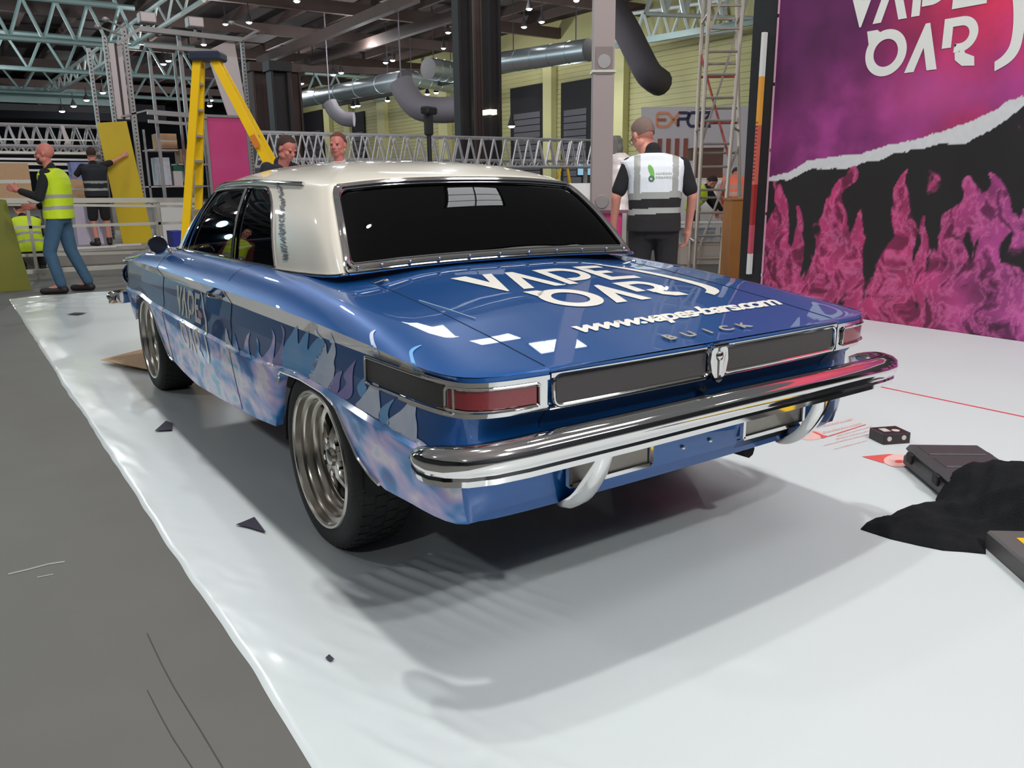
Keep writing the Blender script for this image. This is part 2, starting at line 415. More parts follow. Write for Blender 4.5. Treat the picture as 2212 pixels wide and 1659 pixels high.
# ---- plan outline of the body, from rear centre round to the nose centre (x > 0)
_out = [(0, .098), (.1, .098), (.205, .099), (.3, .100), (.4, .102), (.5, .105), (.605, .109), (.66, .112), (.72, .117), (.765, .126), (.80, .140), (.828, .160), (.848, .186), (.862, .220), (.871, .262), (.877, .31), (.881, .37)]
_ys = [.43, .48, .54, .59, .638, .70, .727, .78, .824, .86, .89, .94, 1.0, 1.06, 1.13, 1.2, 1.28, 1.35, 1.41, 1.435, 1.45, 1.458, 1.463, 1.47, 1.55, 1.64, 1.74, 1.85, 1.96, 2.07, 2.18, 2.3, 2.42, 2.54, 2.66, 2.8, 2.93, 3.08, 3.24, 3.36, 3.49, 3.6, 3.68, 3.74, 3.82, 3.9, 4.0, 4.1, 4.18, 4.25, 4.30, 4.33, 4.345, 4.36, 4.37, 4.45]
for y in _ys: _out.append((pw(y, [.37, .6, 1.3, 2.6, 3.9, 4.45], [.881, .888, .895, .898, .889, .870]), y))
_out += [(.862, 4.53), (.85, 4.60), (.825, 4.66), (.78, 4.70), (.70, 4.725), (.58, 4.745), (.42, 4.76), (.2, 4.772), (0, 4.775)]
OUT = [Vector((x, y)) for x, y in _out]
ARC = [0.0]
for i in range(1, len(OUT)): ARC.append(ARC[-1]+(OUT[i]-OUT[i-1]).length)
def out_at(s):
    s = max(0, min(ARC[-1]-1e-6, s))
    lo, hi = 0, len(ARC)-1
    while hi-lo > 1:
        m_ = (lo+hi)//2
        if ARC[m_] <= s: lo = m_
        else: hi = m_
    t = (s-ARC[lo])/(ARC[hi]-ARC[lo]); p = OUT[lo].lerp(OUT[hi], t)
    def nrm(i):
        a = OUT[max(i-1, 0)]; b = OUT[min(i+1, len(OUT)-1)]; d = (b-a).normalized(); n = Vector((d.y, -d.x))
        if i == 0: n = Vector((0, -1))
        if i == len(OUT)-1: n = Vector((0, 1))
        return n
    return p, nrm(lo).lerp(nrm(hi), t).normalized()
def arc_of_y(y):
    for i in range(14, len(OUT)-1):
        if OUT[i+1].y >= y: return lerp(ARC[i], ARC[i+1], (y-OUT[i].y)/(OUT[i+1].y-OUT[i].y))
    return ARC[-1]
def arc_of_x(x):
    for i in range(0, 16):
        if OUT[i+1].x >= x: return lerp(ARC[i], ARC[i+1], (x-OUT[i].x)/(OUT[i+1].x-OUT[i].x))
def hw(y):
    if y <= OUT[6].y: return OUT[6].x
    for i in range(6, len(OUT)-1):
        if OUT[i+1].y >= y: return lerp(OUT[i].x, OUT[i+1].x, (y-OUT[i].y)/max(1e-6, OUT[i+1].y-OUT[i].y))
    return 0.0
_zb = [(0.06, .408), (.131, .410), (.24, .412), (.39, .410), (.54, .404), (.63, .417), (.727, .449), (.80, .495), (.86, .54), (.91, .572), (1.0, .597), (1.2, .604), (1.38, .598), (1.42, .580), (1.444, .54), (1.452, .47), (1.458, .40), (1.463, .372), (1.7, .35), (2.09, .328), (2.66, .305), (2.93, .318), (3.24, .344), (3.49, .44), (3.6, .50), (3.74, .559), (3.9, .598), (4.1, .602), (4.22, .58), (4.30, .52), (4.34, .44), (4.36, .40), (4.8, .42)]
def _adj(y, z):
    ins = max(0, .035*(.6-z)/.3); f = 1+ins/.937
    return (-1.487+(y+1.487)*f, 1.264-(1.264-z)*f)
_zb = sorted(_adj(*p) for p in _zb)
ZBY = [p[0] for p in _zb]; ZBZ = [p[1] for p in _zb]
def zb(y): return pw(y, ZBY, ZBZ)
def zc(y): return pw(y, [.1, .5, .9, 1.2, 1.55, 1.9, 3.6, 3.95, 4.3], [.575, .588, .612, .624, .60, .59, .60, .622, .60])
def zsh(y): return pw(y, [.1, .36, .58, .92, 1.35, 3.86, 4.46, 4.78], [.802, .815, .828, .838, .846, .830, .800, .745])
def zcen(y): return pw(y, [.1, .5, 1.1, 1.3, 3.3, 3.9, 4.5, 4.78], [.806, .865, .948, .962, .948, .925, .86, .80])
def zfen(y): return pw(y, [.1, .39, .617, .957, 1.39, 1.96, 2.75, 3.3, 4.0, 4.5, 4.78], [.804, .847, .876, .910, .936, .940, .934, .925, .893, .845, .78])
def topz(x, y):
    ax = abs(x); w = max(hw(y), .05)
    p = lerp(zcen(y), zfen(y), smooth01((ax-.2)/.55)); a = ax/w
    r = max(0, (a-.80)/.20)**3.2
    return p-(p-zsh(y))*min(1, r)
RZ = [.392, .44, .51, .57, .62, .66, .70, .785, .802]
RI = [.085, .065, .052, .050, .056, .048, .010, .0, .0]
SI = [.035, .020, .006, .0, .012, .018, .018, .030, .0]
NL = 9
def levels(s):
    p, n = out_at(s); y = p.y
    k = smooth01(max(0, -n.y)) if y < 1 else 0.0
    b = zb(y); c = zc(y)
    sz = [b, lerp(b, c, .35), lerp(b, c, .78), c, c+.014, max(.66, c+.04), .708, .784, zsh(y)]
    if y < .5: sz[7] = lerp(min(.784, zsh(y)-.016), .784, smooth01((y-.1)/.4))
    return p, n, [(lerp(sz[i], RZ[i], k), lerp(SI[i], RI[i], k)) for i in range(NL)]
def S(s, z, off=0.0, sgn=-1):
    p, n, lv = levels(s)
    ins = pw(z, [l[0] for l in lv], [l[1] for l in lv])
    q = p-n*(ins-off); return Vector((sgn*q.x, q.y, z))

car = thing('car', 'vintage two-door coupe, metallic blue with flame print, cream roof and chrome bumper', 'car', (0, 2.4, 0))

# ---- body side/rear/nose wall
def dense():
    ss = []
    for i in range(len(ARC)-1):
        n = max(1, int(math.ceil((ARC[i+1]-ARC[i])/.07)))
        for k in range(n): ss.append(lerp(ARC[i], ARC[i+1], k/n))
    ss.append(ARC[-1]); return ss
SS = dense()
X_LID = arc_of_x(.605)
shell = MB(); lid = MB()
for sgn in (-1, 1):
    rows = []
    for s in SS:
        p, n, lv = levels(s)
        # subdivide the levels a little so the facets round off
        row = []
        for z, ins in lv: q = p-n*ins; row.append(Vector((sgn*q.x, q.y, z)))
        # turned-in lower lip
        q = p-n*(lv[0][1]+.03); row = [Vector((sgn*q.x, q.y, lv[0][0]+.004))]+row
        rows.append(row)
    for i in range(len(SS)-1):
        for j in range(NL):
            q = [rows[i][j], rows[i+1][j], rows[i+1][j+1], rows[i][j+1]]
            if sgn > 0: q = q[::-1]
            sm = (SS[i]+SS[i+1])/2
            tgt = lid if (sm < X_LID and j >= 5) else shell
            ym = out_at(sm)[0].y
            tgt.mi = 1 if (j <= 4 and sm > arc_of_x(.84) and ym < 4.5) else 0
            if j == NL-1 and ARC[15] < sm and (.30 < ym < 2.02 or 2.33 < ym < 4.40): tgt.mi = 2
            tgt.add(q, [(0, 1, 2, 3)])
# ---- top surfaces
tys = sorted(set([p.y for p in OUT if p.x > .6]+[.098, .104, .15, .2, .26, .33, .42, .5, .6, .7, .8, .9, 1.0, 1.1, 1.17, 1.24, 1.3]+[1.4+.1*i for i in range(30)]+[4.5, 4.58, 4.64, 4.69, 4.72, 4.74, 4.758, 4.77, 4.775]))
tys = [y for i, y in enumerate(tys) if i == 0 or y-tys[i-1] > .0015]
xin = [0, .1, .2, .3, .4, .5, .57, .605]
xo = [0, .2, .36, .5, .6, .68, .75, .81, .86, .90, .93, .955, .975, .99, 1.0]
def toprow(y, sgn):
    w = hw(y)
    if y < .109:   # the rear edge of the lid itself
        w = .605
    r = []
    for x in xin: xx = min(x, w); r.append(Vector((sgn*xx, y, topz(xx, y))))
    for t in xo[1:]: xx = lerp(min(.605, w), w, t); r.append(Vector((sgn*xx, y, topz(xx, y) if xx > 0 else zsh(y))))
    return r
HOOD_Y = 3.62
def cabin(x, y): return abs(x) < .62 and 1.45 < y < 3.35
for sgn in (-1, 1):
    R = [toprow(y, sgn) for y in tys]
    for i in range(len(R)-1):
        for j in range(len(R[0])-1):
            q = [R[i][j], R[i][j+1], R[i+1][j+1], R[i+1][j]]
            if (q[0]-q[1]).length < 1e-5 and (q[2]-q[3]).length < 1e-5: continue
            c = (q[0]+q[1]+q[2]+q[3])/4
            if cabin(c.x, c.y): continue
            if sgn < 0: q = q[::-1]
            tgt = lid if (j < 7 and c.y < 1.17) else shell
            tgt.mi = 0; tgt.add(q, [(0, 1, 2, 3)])
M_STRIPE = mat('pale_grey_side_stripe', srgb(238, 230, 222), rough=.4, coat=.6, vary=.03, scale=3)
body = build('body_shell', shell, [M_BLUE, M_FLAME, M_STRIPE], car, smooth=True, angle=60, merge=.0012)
trunk = build('trunk_lid', lid, M_BLUE, car, smooth=True, angle=60, merge=.0012)
def crease(o):
    off = wloc(o); L = {}
    for sgn in (-1, 1):
        for s in SS:
            p, n, lv = levels(s)
            for k in (3, 4, 6, 7, 8):
                q = p-n*lv[k][1]; L.setdefault(k, set()).add((round((sgn*q.x-off.x)*400), round((q.y-off.y)*400), round((lv[k][0]-off.z)*400)))
    me = o.data; at = me.attributes.get('sharp_edge') or me.attributes.new('sharp_edge', 'BOOLEAN', 'EDGE')
    K = {}
    for v in me.vertices:
        c = v.co; key = (round(c.x*400), round(c.y*400), round(c.z*400)); ks = set()
        for k in L:
            for dx in (-1, 0, 1):
                for dy in (-1, 0, 1):
                    for dz in (-1, 0, 1):
                        if (key[0]+dx, key[1]+dy, key[2]+dz) in L[k]: ks.add(k)
        K[v.index] = ks
    for e in me.edges:
        if K[e.vertices[0]] & K[e.vertices[1]]: at.data[e.index].value = True
crease(body); crease(trunk)

# underbody, wheel wells
ub = MB(); ub.box((-.62, .5, .36), (.62, 4.45, .46))
build('underbody', ub, M_BLACK, car)
for cy_, r in ((1.13, .37), (3.97, .37)):
    for sgn in (-1, 1):
        wl = MB(); rows = []
        for i in range(17):
            t = PI*(i/16)
            rows.append([Vector((sgn*.58, cy_+r*math.cos(t), .30+r*math.sin(t))), Vector((sgn*.84, cy_+r*math.cos(t), .30+r*math.sin(t)*.9))])
        wl.grid(rows)
        wl.box((min(sgn*.57, sgn*.6), cy_-.38, .2), (max(sgn*.57, sgn*.6), cy_+.38, .68))
        build('wheel_well', wl, M_BLACK, car)
ax = MB(); ax.tube((-.7, 1.13, .31), (.7, 1.13, .31), .045, 12); ax.ell((0, 1.13, .31), (.13, .12, .12)); ax.tube((.5, .35, .30), (.5, 1.0, .28), .03)
build('rear_axle', ax, M_BLACK, car, smooth=True)

# chrome lip round the rear arch
for sgn in (-1, 1):
    for ya, yb in ((.62, 1.468), (3.3, 4.34)):
        pts = []
        n = 50
        yl = [lerp(ya, yb, i/n) for i in range(n+1)]
        if ya < 2: yl = [v for v in yl if v < 1.435]+[1.435, 1.442, 1.447, 1.450, 1.453, 1.456, 1.459, 1.462]
        for y in yl:
            s = arc_of_y(y); p = S(s, zb(y)+.004, .004, sgn); pts.append(p)
        b = MB(); b.path(pts, .006, 6); build('arch_trim', b, M_CHROME, car, smooth=True)

# panel gaps
def seam(pts, r=.0013, parent=None, name='panel_gap'):
    b = MB(); b.path(pts, r, 4); return build(name, b, M_SEAM, parent or car)
for sgn in (-1, 1):
    pts = [Vector((sgn*.605, y, topz(.605, y)+.0005)) for y in [1.17-.02*i for i in range(0, 53)]]
    pts += [S(X_LID, z, .001, sgn) for z in (.795, .78, .74, .71, .70, .685, .67, .655, .64)]
    seam(pts)
    # door edges on the side
    for yd in (1.98, 3.28):
        s = arc_of_y(yd)
        pts = [Vector((sgn*x, yd, topz(x, yd)+.0006)) for x in (.74, .78, .82, .85, .87)]+[S(s+.0*k, z, .0012, sgn) for k, z in enumerate((.835, .82, .80, .784, .75, .71, .68, .64, .605, .59, .55, .5, .45, .4, .35, .32))]
        seam(pts)
    pts = [Vector((sgn*.64, y, topz(.64, y)+.001)) for y in [3.66+.04*i for i in range(26)]]; seam(pts)
seam([Vector((x, 1.17, topz(x, 1.17)+.0005)) for x in [-.605+.0605*i for i in range(21)]])
seam([Vector((x, 3.66, topz(x, 3.66)+.0005)) for x in [-.64+.064*i for i in range(21)]])

# ---- strips that follow the body outline
def strip(sa, sb, z0, z1, off, th, sgn, n=None, both=False, zf=None):
    b = MB(); n = n or max(2, int(abs(sb-sa)/.02)); rows = []
    for i in range(n+1):
        s = lerp(sa, sb, i/n); sg = sgn
        if s < 0: sg = -sgn
        za, zb_ = (zf(s) if zf else (z0, z1))
        if zf is None: za, zb_ = z0, z1
        A = S(abs(s), za, off, sg); B_ = S(abs(s), zb_, off, sg)
        p, nn = out_at(abs(s)); nn = Vector((sg*nn.x, nn.y, 0))
        # keep the strip upright: use the outermost of both edges
        m_ = max((A-Vector((sg*p.x, p.y, A.z))).dot(nn), (B_-Vector((sg*p.x, p.y, B_.z))).dot(nn))
        base = Vector((sg*p.x, p.y, 0))+nn*m_
        rows.append([base+Vector((0, 0, za))-nn*(th+.02), base+Vector((0, 0, za)), base+Vector((0, 0, zb_)), base+Vector((0, 0, zb_))-nn*(th+.02)])
    b.grid(rows)
    m4 = len(b.v)
    b.f.append((0, 1, 2, 3)); b.m.append(0); b.f.append((m4-1, m4-2, m4-3, m4-4)); b.m.append(0)
    return b
def frame_path(sa, sb, z0, z1, off, sgn, rc=.012, r=.006):
    # rounded rectangle tube on the outline
    pts = []
    def arcp(sc, zc_, a0):
        for k in range(5):
            a = a0+PI/2*k/4; pts.append((sc+rc*math.cos(a), zc_+rc*math.sin(a)))
    arcp(sb-rc, z1-rc, 0); arcp(sa+rc, z1-rc, PI/2); arcp(sa+rc, z0+rc, PI); arcp(sb-rc, z0+rc, 1.5*PI)
    P = []
    for i in range(len(pts)):
        a = pts[i]; c = pts[(i+1) % len(pts)]; n = max(1, int(abs(c[0]-a[0])/.03))
        for k in range(n):
            s = lerp(a[0], c[0], k/n); z = lerp(a[1], c[1], k/n)
            p, nn = out_at(abs(s)); sg = sgn if s >= 0 else -sgn
            base = S(abs(s), z1, off, sg); base2 = S(abs(s), z0, off, sg); n3 = Vector((sg*nn.x, nn.y, 0))
            q0 = Vector((sg*p.x, p.y, 0)); m_ = max((base-q0).dot(n3)-0, (base2-q0).dot(n3)-0)
            P.append(q0+n3*m_+Vector((0, 0, z)))
    b = MB(); b.path(P, r, 8, closed=True); return b
s_c = arc_of_x(.64)          # inner end of the tail lamp
s_l = arc_of_y(.205)         # outer end of red lens
s_g = arc_of_y(.635)         # front end of the dark side panel
for sgn in (-1, 1):
    # chrome housing behind lamp
    build('lamp_housing', strip(X_LID+.008, s_l+.05, .702, .786, .002, .02, sgn), M_CHROME, car, smooth=True, angle=50)
    h = build('tail_lamp_lens', strip(s_c+.008, s_l, .722, .768, .007, .012, sgn), M_RED, car, smooth=True, angle=50)
    build('lamp_bezel', frame_path(s_c, s_l+.008, .716, .774, .008, sgn, rc=.010, r=.0045), M_CHROME, h, smooth=True)
    build('side_panel_insert', strip(s_l+.014, s_g-.004, .714, .776, .003, .01, sgn), M_GREY_IN, car, smooth=True, angle=50)
    build('side_panel_trim', frame_path(s_l-.02, s_g, .706, .783, .005, sgn, rc=.008, r=.0045), M_CHROME, car, smooth=True)
    # upper and lower bright mouldings that run round the corner
    build('upper_moulding', strip(X_LID+.003, s_g-.2, .779, .791, .006, .01, sgn), M_CHROME, car, smooth=True, angle=50)
    build('lower_moulding', strip(X_LID+.003, s_g-.2, .698, .710, .008, .01, sgn), M_CHROME, car, smooth=True, angle=50)
    # dark centre grille halves with bright frame
    g = build('rear_grille_panel', strip(.04, X_LID-.020, .708, .782, .0015, .01, sgn), M_GREY_IN, trunk, smooth=True, angle=50)
    build('grille_trim', frame_path(.03, X_LID-.010, .705, .786, .003, sgn, rc=.022, r=.006), M_CHROME, g, smooth=True)
    build('lid_moulding', strip(0.0, X_LID-.002, .782, .794, .006, .01, sgn), M_CHROME, trunk, smooth=True, angle=50)
    build('lid_moulding', strip(0.0, X_LID-.002, .695, .704, .008, .01, sgn), M_CHROME, trunk, smooth=True, angle=50)
# centre emblem
b = MB()
poly = [(-.034, .03), (-.038, .0), (-.030, -.035), (-.012, -.062), (0, -.068), (.012, -.062), (.030, -.035), (.038, .0), (.034, .03), (.02, .046), (0, .05), (-.02, .046)]
b.prism(poly, lambda u, v, h: Vector((u, .098-.004-h*(1-abs(u)*8*.5), .752+v)), .016)
b.box((-.004, .076, .70), (.004, .084, .79)); b.ell((0, .082, .765), (.016, .01, .016)); b.tube((-.03, .08, .797), (.03, .08, .797), .007)
for k in (-1, 1): b.tube((k*.012, .084, .70), (k*.026, .084, .775), .004)
build('centre_emblem', b, M_CHROME, trunk, smooth=True, angle=40)
b = MB(); b.lathe([(0, -.006), (.010, -.006), (.013, 0), (.013, .01), (0, .01)], (0, .140, .655), 'Y', 20); b.box((-.002, .132, .648), (.002, .136, .662))
build('lid_lock', b, M_CHROME, trunk, smooth=True)

# ---- lettering helpers
def text_mesh(body_, size, bold=0.0, shear=0.0, spacing=1.0):
    cu = bpy.data.curves.new('t', 'FONT'); cu.body = body_; cu.size = size; cu.align_x = 'CENTER'; cu.fill_mode = 'FRONT'
    cu.offset = bold; cu.shear = shear; cu.space_character = spacing; cu.resolution_u = 4
    o = bpy.data.objects.new('t', cu); COL.objects.link(o)
    dg = bpy.context.evaluated_depsgraph_get(); me = bpy.data.meshes.new_from_object(o.evaluated_get(dg))
    bpy.data.objects.remove(o); bpy.data.curves.remove(cu); return me
def cutmesh(bm, us, vs):
    for ax_, vals in (((1, 0, 0), us), ((0, 1, 0), vs)):
        for k in vals:
            bmesh.ops.bisect_plane(bm, geom=bm.verts[:]+bm.edges[:]+bm.faces[:], dist=1e-6, plane_co=(ax_[0]*k, ax_[1]*k, 0), plane_no=ax_)
def decal_mesh(name, src, fn, material, parent, du=.05, dv=.02, flip=False, thick=0.0, extra_v=()):
    """src: list of 2D polygons or a flat mesh; fn(u,v) -> 3D on a real surface"""
    bm = bmesh.new()
    if isinstance(src, bpy.types.Mesh): bm.from_mesh(src)
    else:
        for poly in src:
            tris = geometry.tessellate_polygon([[Vector((u, v, 0)) for u, v in poly]])
            vs = [bm.verts.new((u, v, 0)) for u, v in poly]
            for t in tris:
                try: bm.faces.new([vs[i] for i in t])
                except ValueError: pass
    xs = [v.co.x for v in bm.verts]; ys = [v.co.y for v in bm.verts]
    def rng(a, b_, d): k = math.floor(a/d)+1; return [d*i for i in range(k, int(math.floor(b_/d))+1)]
    cutmesh(bm, rng(min(xs), max(xs), du), rng(min(ys), max(ys), dv)+[e for e in extra_v if min(ys) < e < max(ys)])
    bmesh.ops.triangulate(bm, faces=bm.faces[:])
    for v in bm.verts: v.co = fn(v.co.x, v.co.y)
    bmesh.ops.remove_doubles(bm, verts=bm.verts, dist=1e-5)
    bm.normal_update()
    up = sum((f.normal*f.calc_area() for f in bm.faces), Vector())
    ref = fn.ref if hasattr(fn, 'ref') else Vector((0, 0, 1))
    if up.dot(ref) < 0: bmesh.ops.reverse_faces(bm, faces=bm.faces[:])
    if thick:
        r = bmesh.ops.solidify(bm, geom=bm.faces[:], thickness=-thick)
    off = wloc(parent) if parent else Vector()
    for v in bm.verts: v.co -= off
    me = bpy.data.meshes.new(name); bm.to_mesh(me); bm.free(); me.materials.append(material)
    if not thick:
        for p in me.polygons: p.use_smooth = True
    o = bpy.data.objects.new(name, me); COL.objects.link(o); o.parent = parent; return o

# the stand's word mark, drawn as strokes (u right, v up, metres at wall size)
def ring_poly(cx, cy, ro, ri, a0=0, a1=2*PI, n=40, sx=1.0):
    o = [(cx+sx*ro*math.cos(lerp(a0, a1, i/n)), cy+ro*math.sin(lerp(a0, a1, i/n))) for i in range(n+1)]
    i_ = [(cx+sx*ri*math.cos(lerp(a1, a0, i/n)), cy+ri*math.sin(lerp(a1, a0, i/n))) for i in range(n+1)]
    return o+i_
def logo():
    L = []
    L.append(('letter', [[(-.155, .385), (-.045, .385), (.012, .20), (.075, .385), (.145, .385), (.005, -.01), (-.01, -.01)]]))
    L.append(('letter', [[(.115, -.002), (.245, .385), (.305, .385), (.425, -.002), (.350, -.002), (.274, .245), (.192, -.002)]]))
    L.append(('letter', [[(.462, 0), (.462, .385), (.62, .385), (.62, .318), (.533, .318), (.533, 0)], ring_poly(.615, .225, .160, .093, -PI/2, PI/2, 24), [(.545, .065), (.545, .132), (.62, .132), (.62, .065)]]))
    L.append(('letter', [[(.80, .385), (1.02, .385), (1.02, .32), (.875, .32), (.875, .24), (.98, .24), (.98, .175), (.875, .175), (.875, .072), (1.067, .072), (1.067, .004), (.80, .004), (.80, .32)]]))
    L.append(('letter', [ring_poly(.262, -.254, .189, .112, 0, 2*PI, 48), [(.068, -.055), (.165, -.055), (.20, -.085), (.13, -.15), (.095, -.17)]]))
    L.append(('letter', [[(.449, -.438), (.595, -.07), (.632, -.07), (.727, -.438), (.643, -.438), (.598, -.255), (.531, -.438)]]))
    L.append(('letter', [[(.752, -.285), (.752, -.062), (.90, -.062), (.90, -.13), (.826, -.13), (.826, -.285)], ring_poly(.895, -.195, .133, .066, -PI/2, PI/2, 22),
              [(.85, -.262), (.90, -.262), (.90, -.328), (.85, -.328)], [(.85, -.262), (.915, -.275), (.945, -.34), (1.02, -.375), (1.03, -.445), (.93, -.435), (.87, -.385)]]))
    sw_o = [(1.02, .46), (1.12, .395), (1.21, .29), (1.285, .15), (1.335, 0), (1.365, -.16), (1.365, -.30), (1.345, -.39), (1.29, -.455), (1.19, -.505)]
    sw_i = [(1.182, -.435), (1.235, -.40), (1.275, -.34), (1.287, -.25), (1.28, -.13), (1.255, .01), (1.215, .13), (1.155, .26), (1.08, .37)]
    L.append(('swoosh', [catm2(sw_o)+catm2(sw_i)]))
    return L
def catm2(P):
    return [(p.x, p.y) for p in catmull([Vector(p) for p in P], 4)]

def deckf(x, y): return Vector((x, y, topz(x, y)+.0022))
for nm, polys in logo():
    pp = [[(-.264+u*.585, .795+v*.60) for u, v in P] for P in polys]
    decal_mesh('logo_'+nm, pp, deckf, M_VINYL, trunk, .05, .05)
tm = text_mesh('www.vapes-bars.com', .135, .0045, .35, .80)
xs = [v.co.x for v in tm.vertices]; k = .93/(max(xs)-min(xs)); x0 = (max(xs)+min(xs))/2
decal_mesh('web_address', tm, lambda u, v: deckf(.137+(u-x0)*k, .315+v*.85), M_VINYL, trunk, .05, .05)
for i, ch in enumerate('BUICK'):
    tm = text_mesh(ch, .060, .0012, 0, 1)
    xc = -.130+.081*i+.0
    decal_mesh('badge_letter', tm, lambda u, v, xc=xc: deckf(xc+u*1.15+.01, .150+v*.95)+Vector((0, 0, .002)), mat('silver_badge', srgb(170, 168, 162), rough=.4, metal=.3), trunk, .1, .1, thick=.003)
# two faint tape lines left on the deck paint
b = MB(); b.path([deckf(-.596, .815), deckf(-.572, .68), deckf(-.550, .55)], .0032, 4); build('pin_line', b, mat('pale_pinstripe', srgb(150, 175, 200), rough=.4), trunk)
# small washer nozzles on the deck
for x, y in ((-.60, 1.13), (.52, 1.08)):
    b = MB(); z = topz(x, y); b.tube((x, y, z), (x+.02, y-.03, z+.012), .006, 8); b.ell((x+.025, y-.04, z+.012), (.012, .012, .008)); build('deck_hinge_cap', b, M_CHROME, trunk, smooth=True)

# ---- flame prints on both sides
def c4(P): return [(560+x/2.9625, 660+y/2.9625) for x, y in P]
def c3(P): return [(240+x/3.95, 540+y/3.95) for x, y in P]
FL = [
 ('pale', c4([(620, 640), (650, 600), (700, 530), (725, 495), (765, 500), (772, 580), (778, 660), (772, 725), (700, 690)])),
 ('cyan', c4([(630, 520), (655, 480), (692, 455), (680, 500), (692, 530), (660, 585), (640, 565)])),
 ('cyan', c4([(768, 725), (780, 660), (830, 620), (868, 598), (838, 650), (828, 700), (838, 750), (820, 775)])),
 ('pale', c4([(820, 740), (900, 680), (940, 640), (970, 600), (1008, 620), (1003, 700), (1013, 770), (1003, 868), (930, 835), (850, 790)])),
 ('pale', c4([(1000, 850), (1060, 880), (1105, 935), (1085, 978), (1050, 960)])),
 ('violet', c4([(470, 545), (505, 560), (560, 500), (545, 440), (620, 350), (606, 400), (600, 470), (600, 560), (570, 600), (520, 590)])),
 ('violet', c4([(440, 535), (475, 470), (500, 430), (535, 420), (520, 470), (515, 530), (490, 565)])),
 ('pale', c4([(742, 318), (715, 240), (708, 190), (722, 168), (748, 158), (732, 185), (740, 240), (772, 318)])),
 ('cyan', c4([(990, 412), (962, 320), (966, 288), (1000, 265), (1042, 256), (1000, 284), (984, 312), (1000, 370), (1026, 425)])),
 ('pale', c4([(360, 190), (355, 165), (372, 130), (372, 170), (400, 205)])),
 ('pale', c4([(455, 235), (452, 190), (460, 170), (470, 200), (488, 245)])),
 ('flame', c3([(1140, 905), (1150, 760), (1190, 700), (1175, 780), (1190, 900), (1215, 965)])),
 ('flame', c3([(1228, 930), (1250, 830), (1243, 750), (1267, 800), (1268, 880), (1310, 945), (1290, 990)])),
 ('flame', c3([(1270, 950), (1350, 850), (1385, 750), (1372, 670), (1397, 720), (1402, 790), (1380, 960), (1330, 990)])),
 ('violet', c3([(1370, 970), (1440, 850), (1470, 740), (1455, 640), (1487, 700), (1475, 800), (1460, 1010)])),
 ('cyan', c3([(1445, 990), (1480, 820), (1540, 720), (1590, 650), (1600, 800), (1640, 740), (1690, 690), (1680, 850), (1720, 800), (1785, 740), (1830, 800), (1790, 900), (1700, 1090), (1600, 1060)])),
 ('pale', c3([(1690, 1080), (1750, 930), (1830, 790), (1850, 890), (1900, 780), (1922, 870), (1905, 960), (1912, 1030), (1870, 1185), (1780, 1140)])),
 ('pale', c3([(990, 850), (975, 740), (985, 660), (1008, 760), (1040, 830), (1060, 880)])),
 ('flame', c3([(1040, 870), (1055, 770), (1050, 700), (1075, 780), (1100, 900)])),
 ('cyan', c4([(1060, 0+690), (1050, 700), (1045, 690)])),
]
FM = {'pale': M_PALE, 'cyan': M_CYAN, 'violet': M_VIOL, 'flame': M_FLAME}
ZL = [.574, .59, .604, .614, .628, .642, .66, .70, .708, .74, .784, .80]
from mathutils.bvhtree import BVHTree
def bvh_of(*objs):
    vs = []; fs = []
    for o in objs:
        n0 = len(vs); w = wloc(o); vs += [v.co+w for v in o.data.vertices]; fs += [tuple(i+n0 for i in p.vertices) for p in o.data.polygons]
    return BVHTree.FromPolygons(vs, fs)
BV = bvh_of(body, trunk)
def smooth_closed(P, n=3):
    out = []; N_ = len(P)
    for i in range(N_):
        p0, p1, p2, p3 = [Vector(P[(i+k) % N_]) for k in (-1, 0, 1, 2)]
        for k in range(n):
            t = k/n; q = 0.5*((2*p1)+(p2-p0)*t+(2*p0-5*p1+4*p2-p3)*t*t+(3*p1-p0-3*p2+p3)*t**3); out.append((q.x, q.y))
    return out
def on_body(px, py):
    d = ray(px, py).normalized(); h, nrm_, i, dist_ = BV.ray_cast(CAM, d)
    if h is None: h, nrm_, i, dist_ = BV.find_nearest(CAM+d*3.0)
    if nrm_.dot(d) > 0: nrm_ = -nrm_
    return h+nrm_*.0018
on_body.ref = Vector((-1, 0, .3))
for kind, P in FL[:-1]:
    o = decal_mesh('flame_print', [smooth_closed(P)], on_body, FM[kind], body, 8, 8)
    # the same print on the far flank
    me2 = o.data.copy()
    for v in me2.vertices: v.co.x = -v.co.x
    me2.flip_normals(); o2 = bpy.data.objects.new('flame_print', me2); COL.objects.link(o2); o2.parent = body
# word mark on both flanks
for sgn in (-1, 1):
    for nm, polys in logo():
        pp = [[(2.96-(u+.16)*.40 if sgn < 0 else 2.36+(u+.16)*.40, .628+v*.37) for u, v in P] for P in polys]
        def f(u, v, sgn=sgn): return S(arc_of_y(u), v, .002, sgn)
        f.ref = Vector((sgn, 0, 0))
        decal_mesh('logo_'+nm, pp, f, M_VINYL, body, .05, .03, extra_v=ZL)

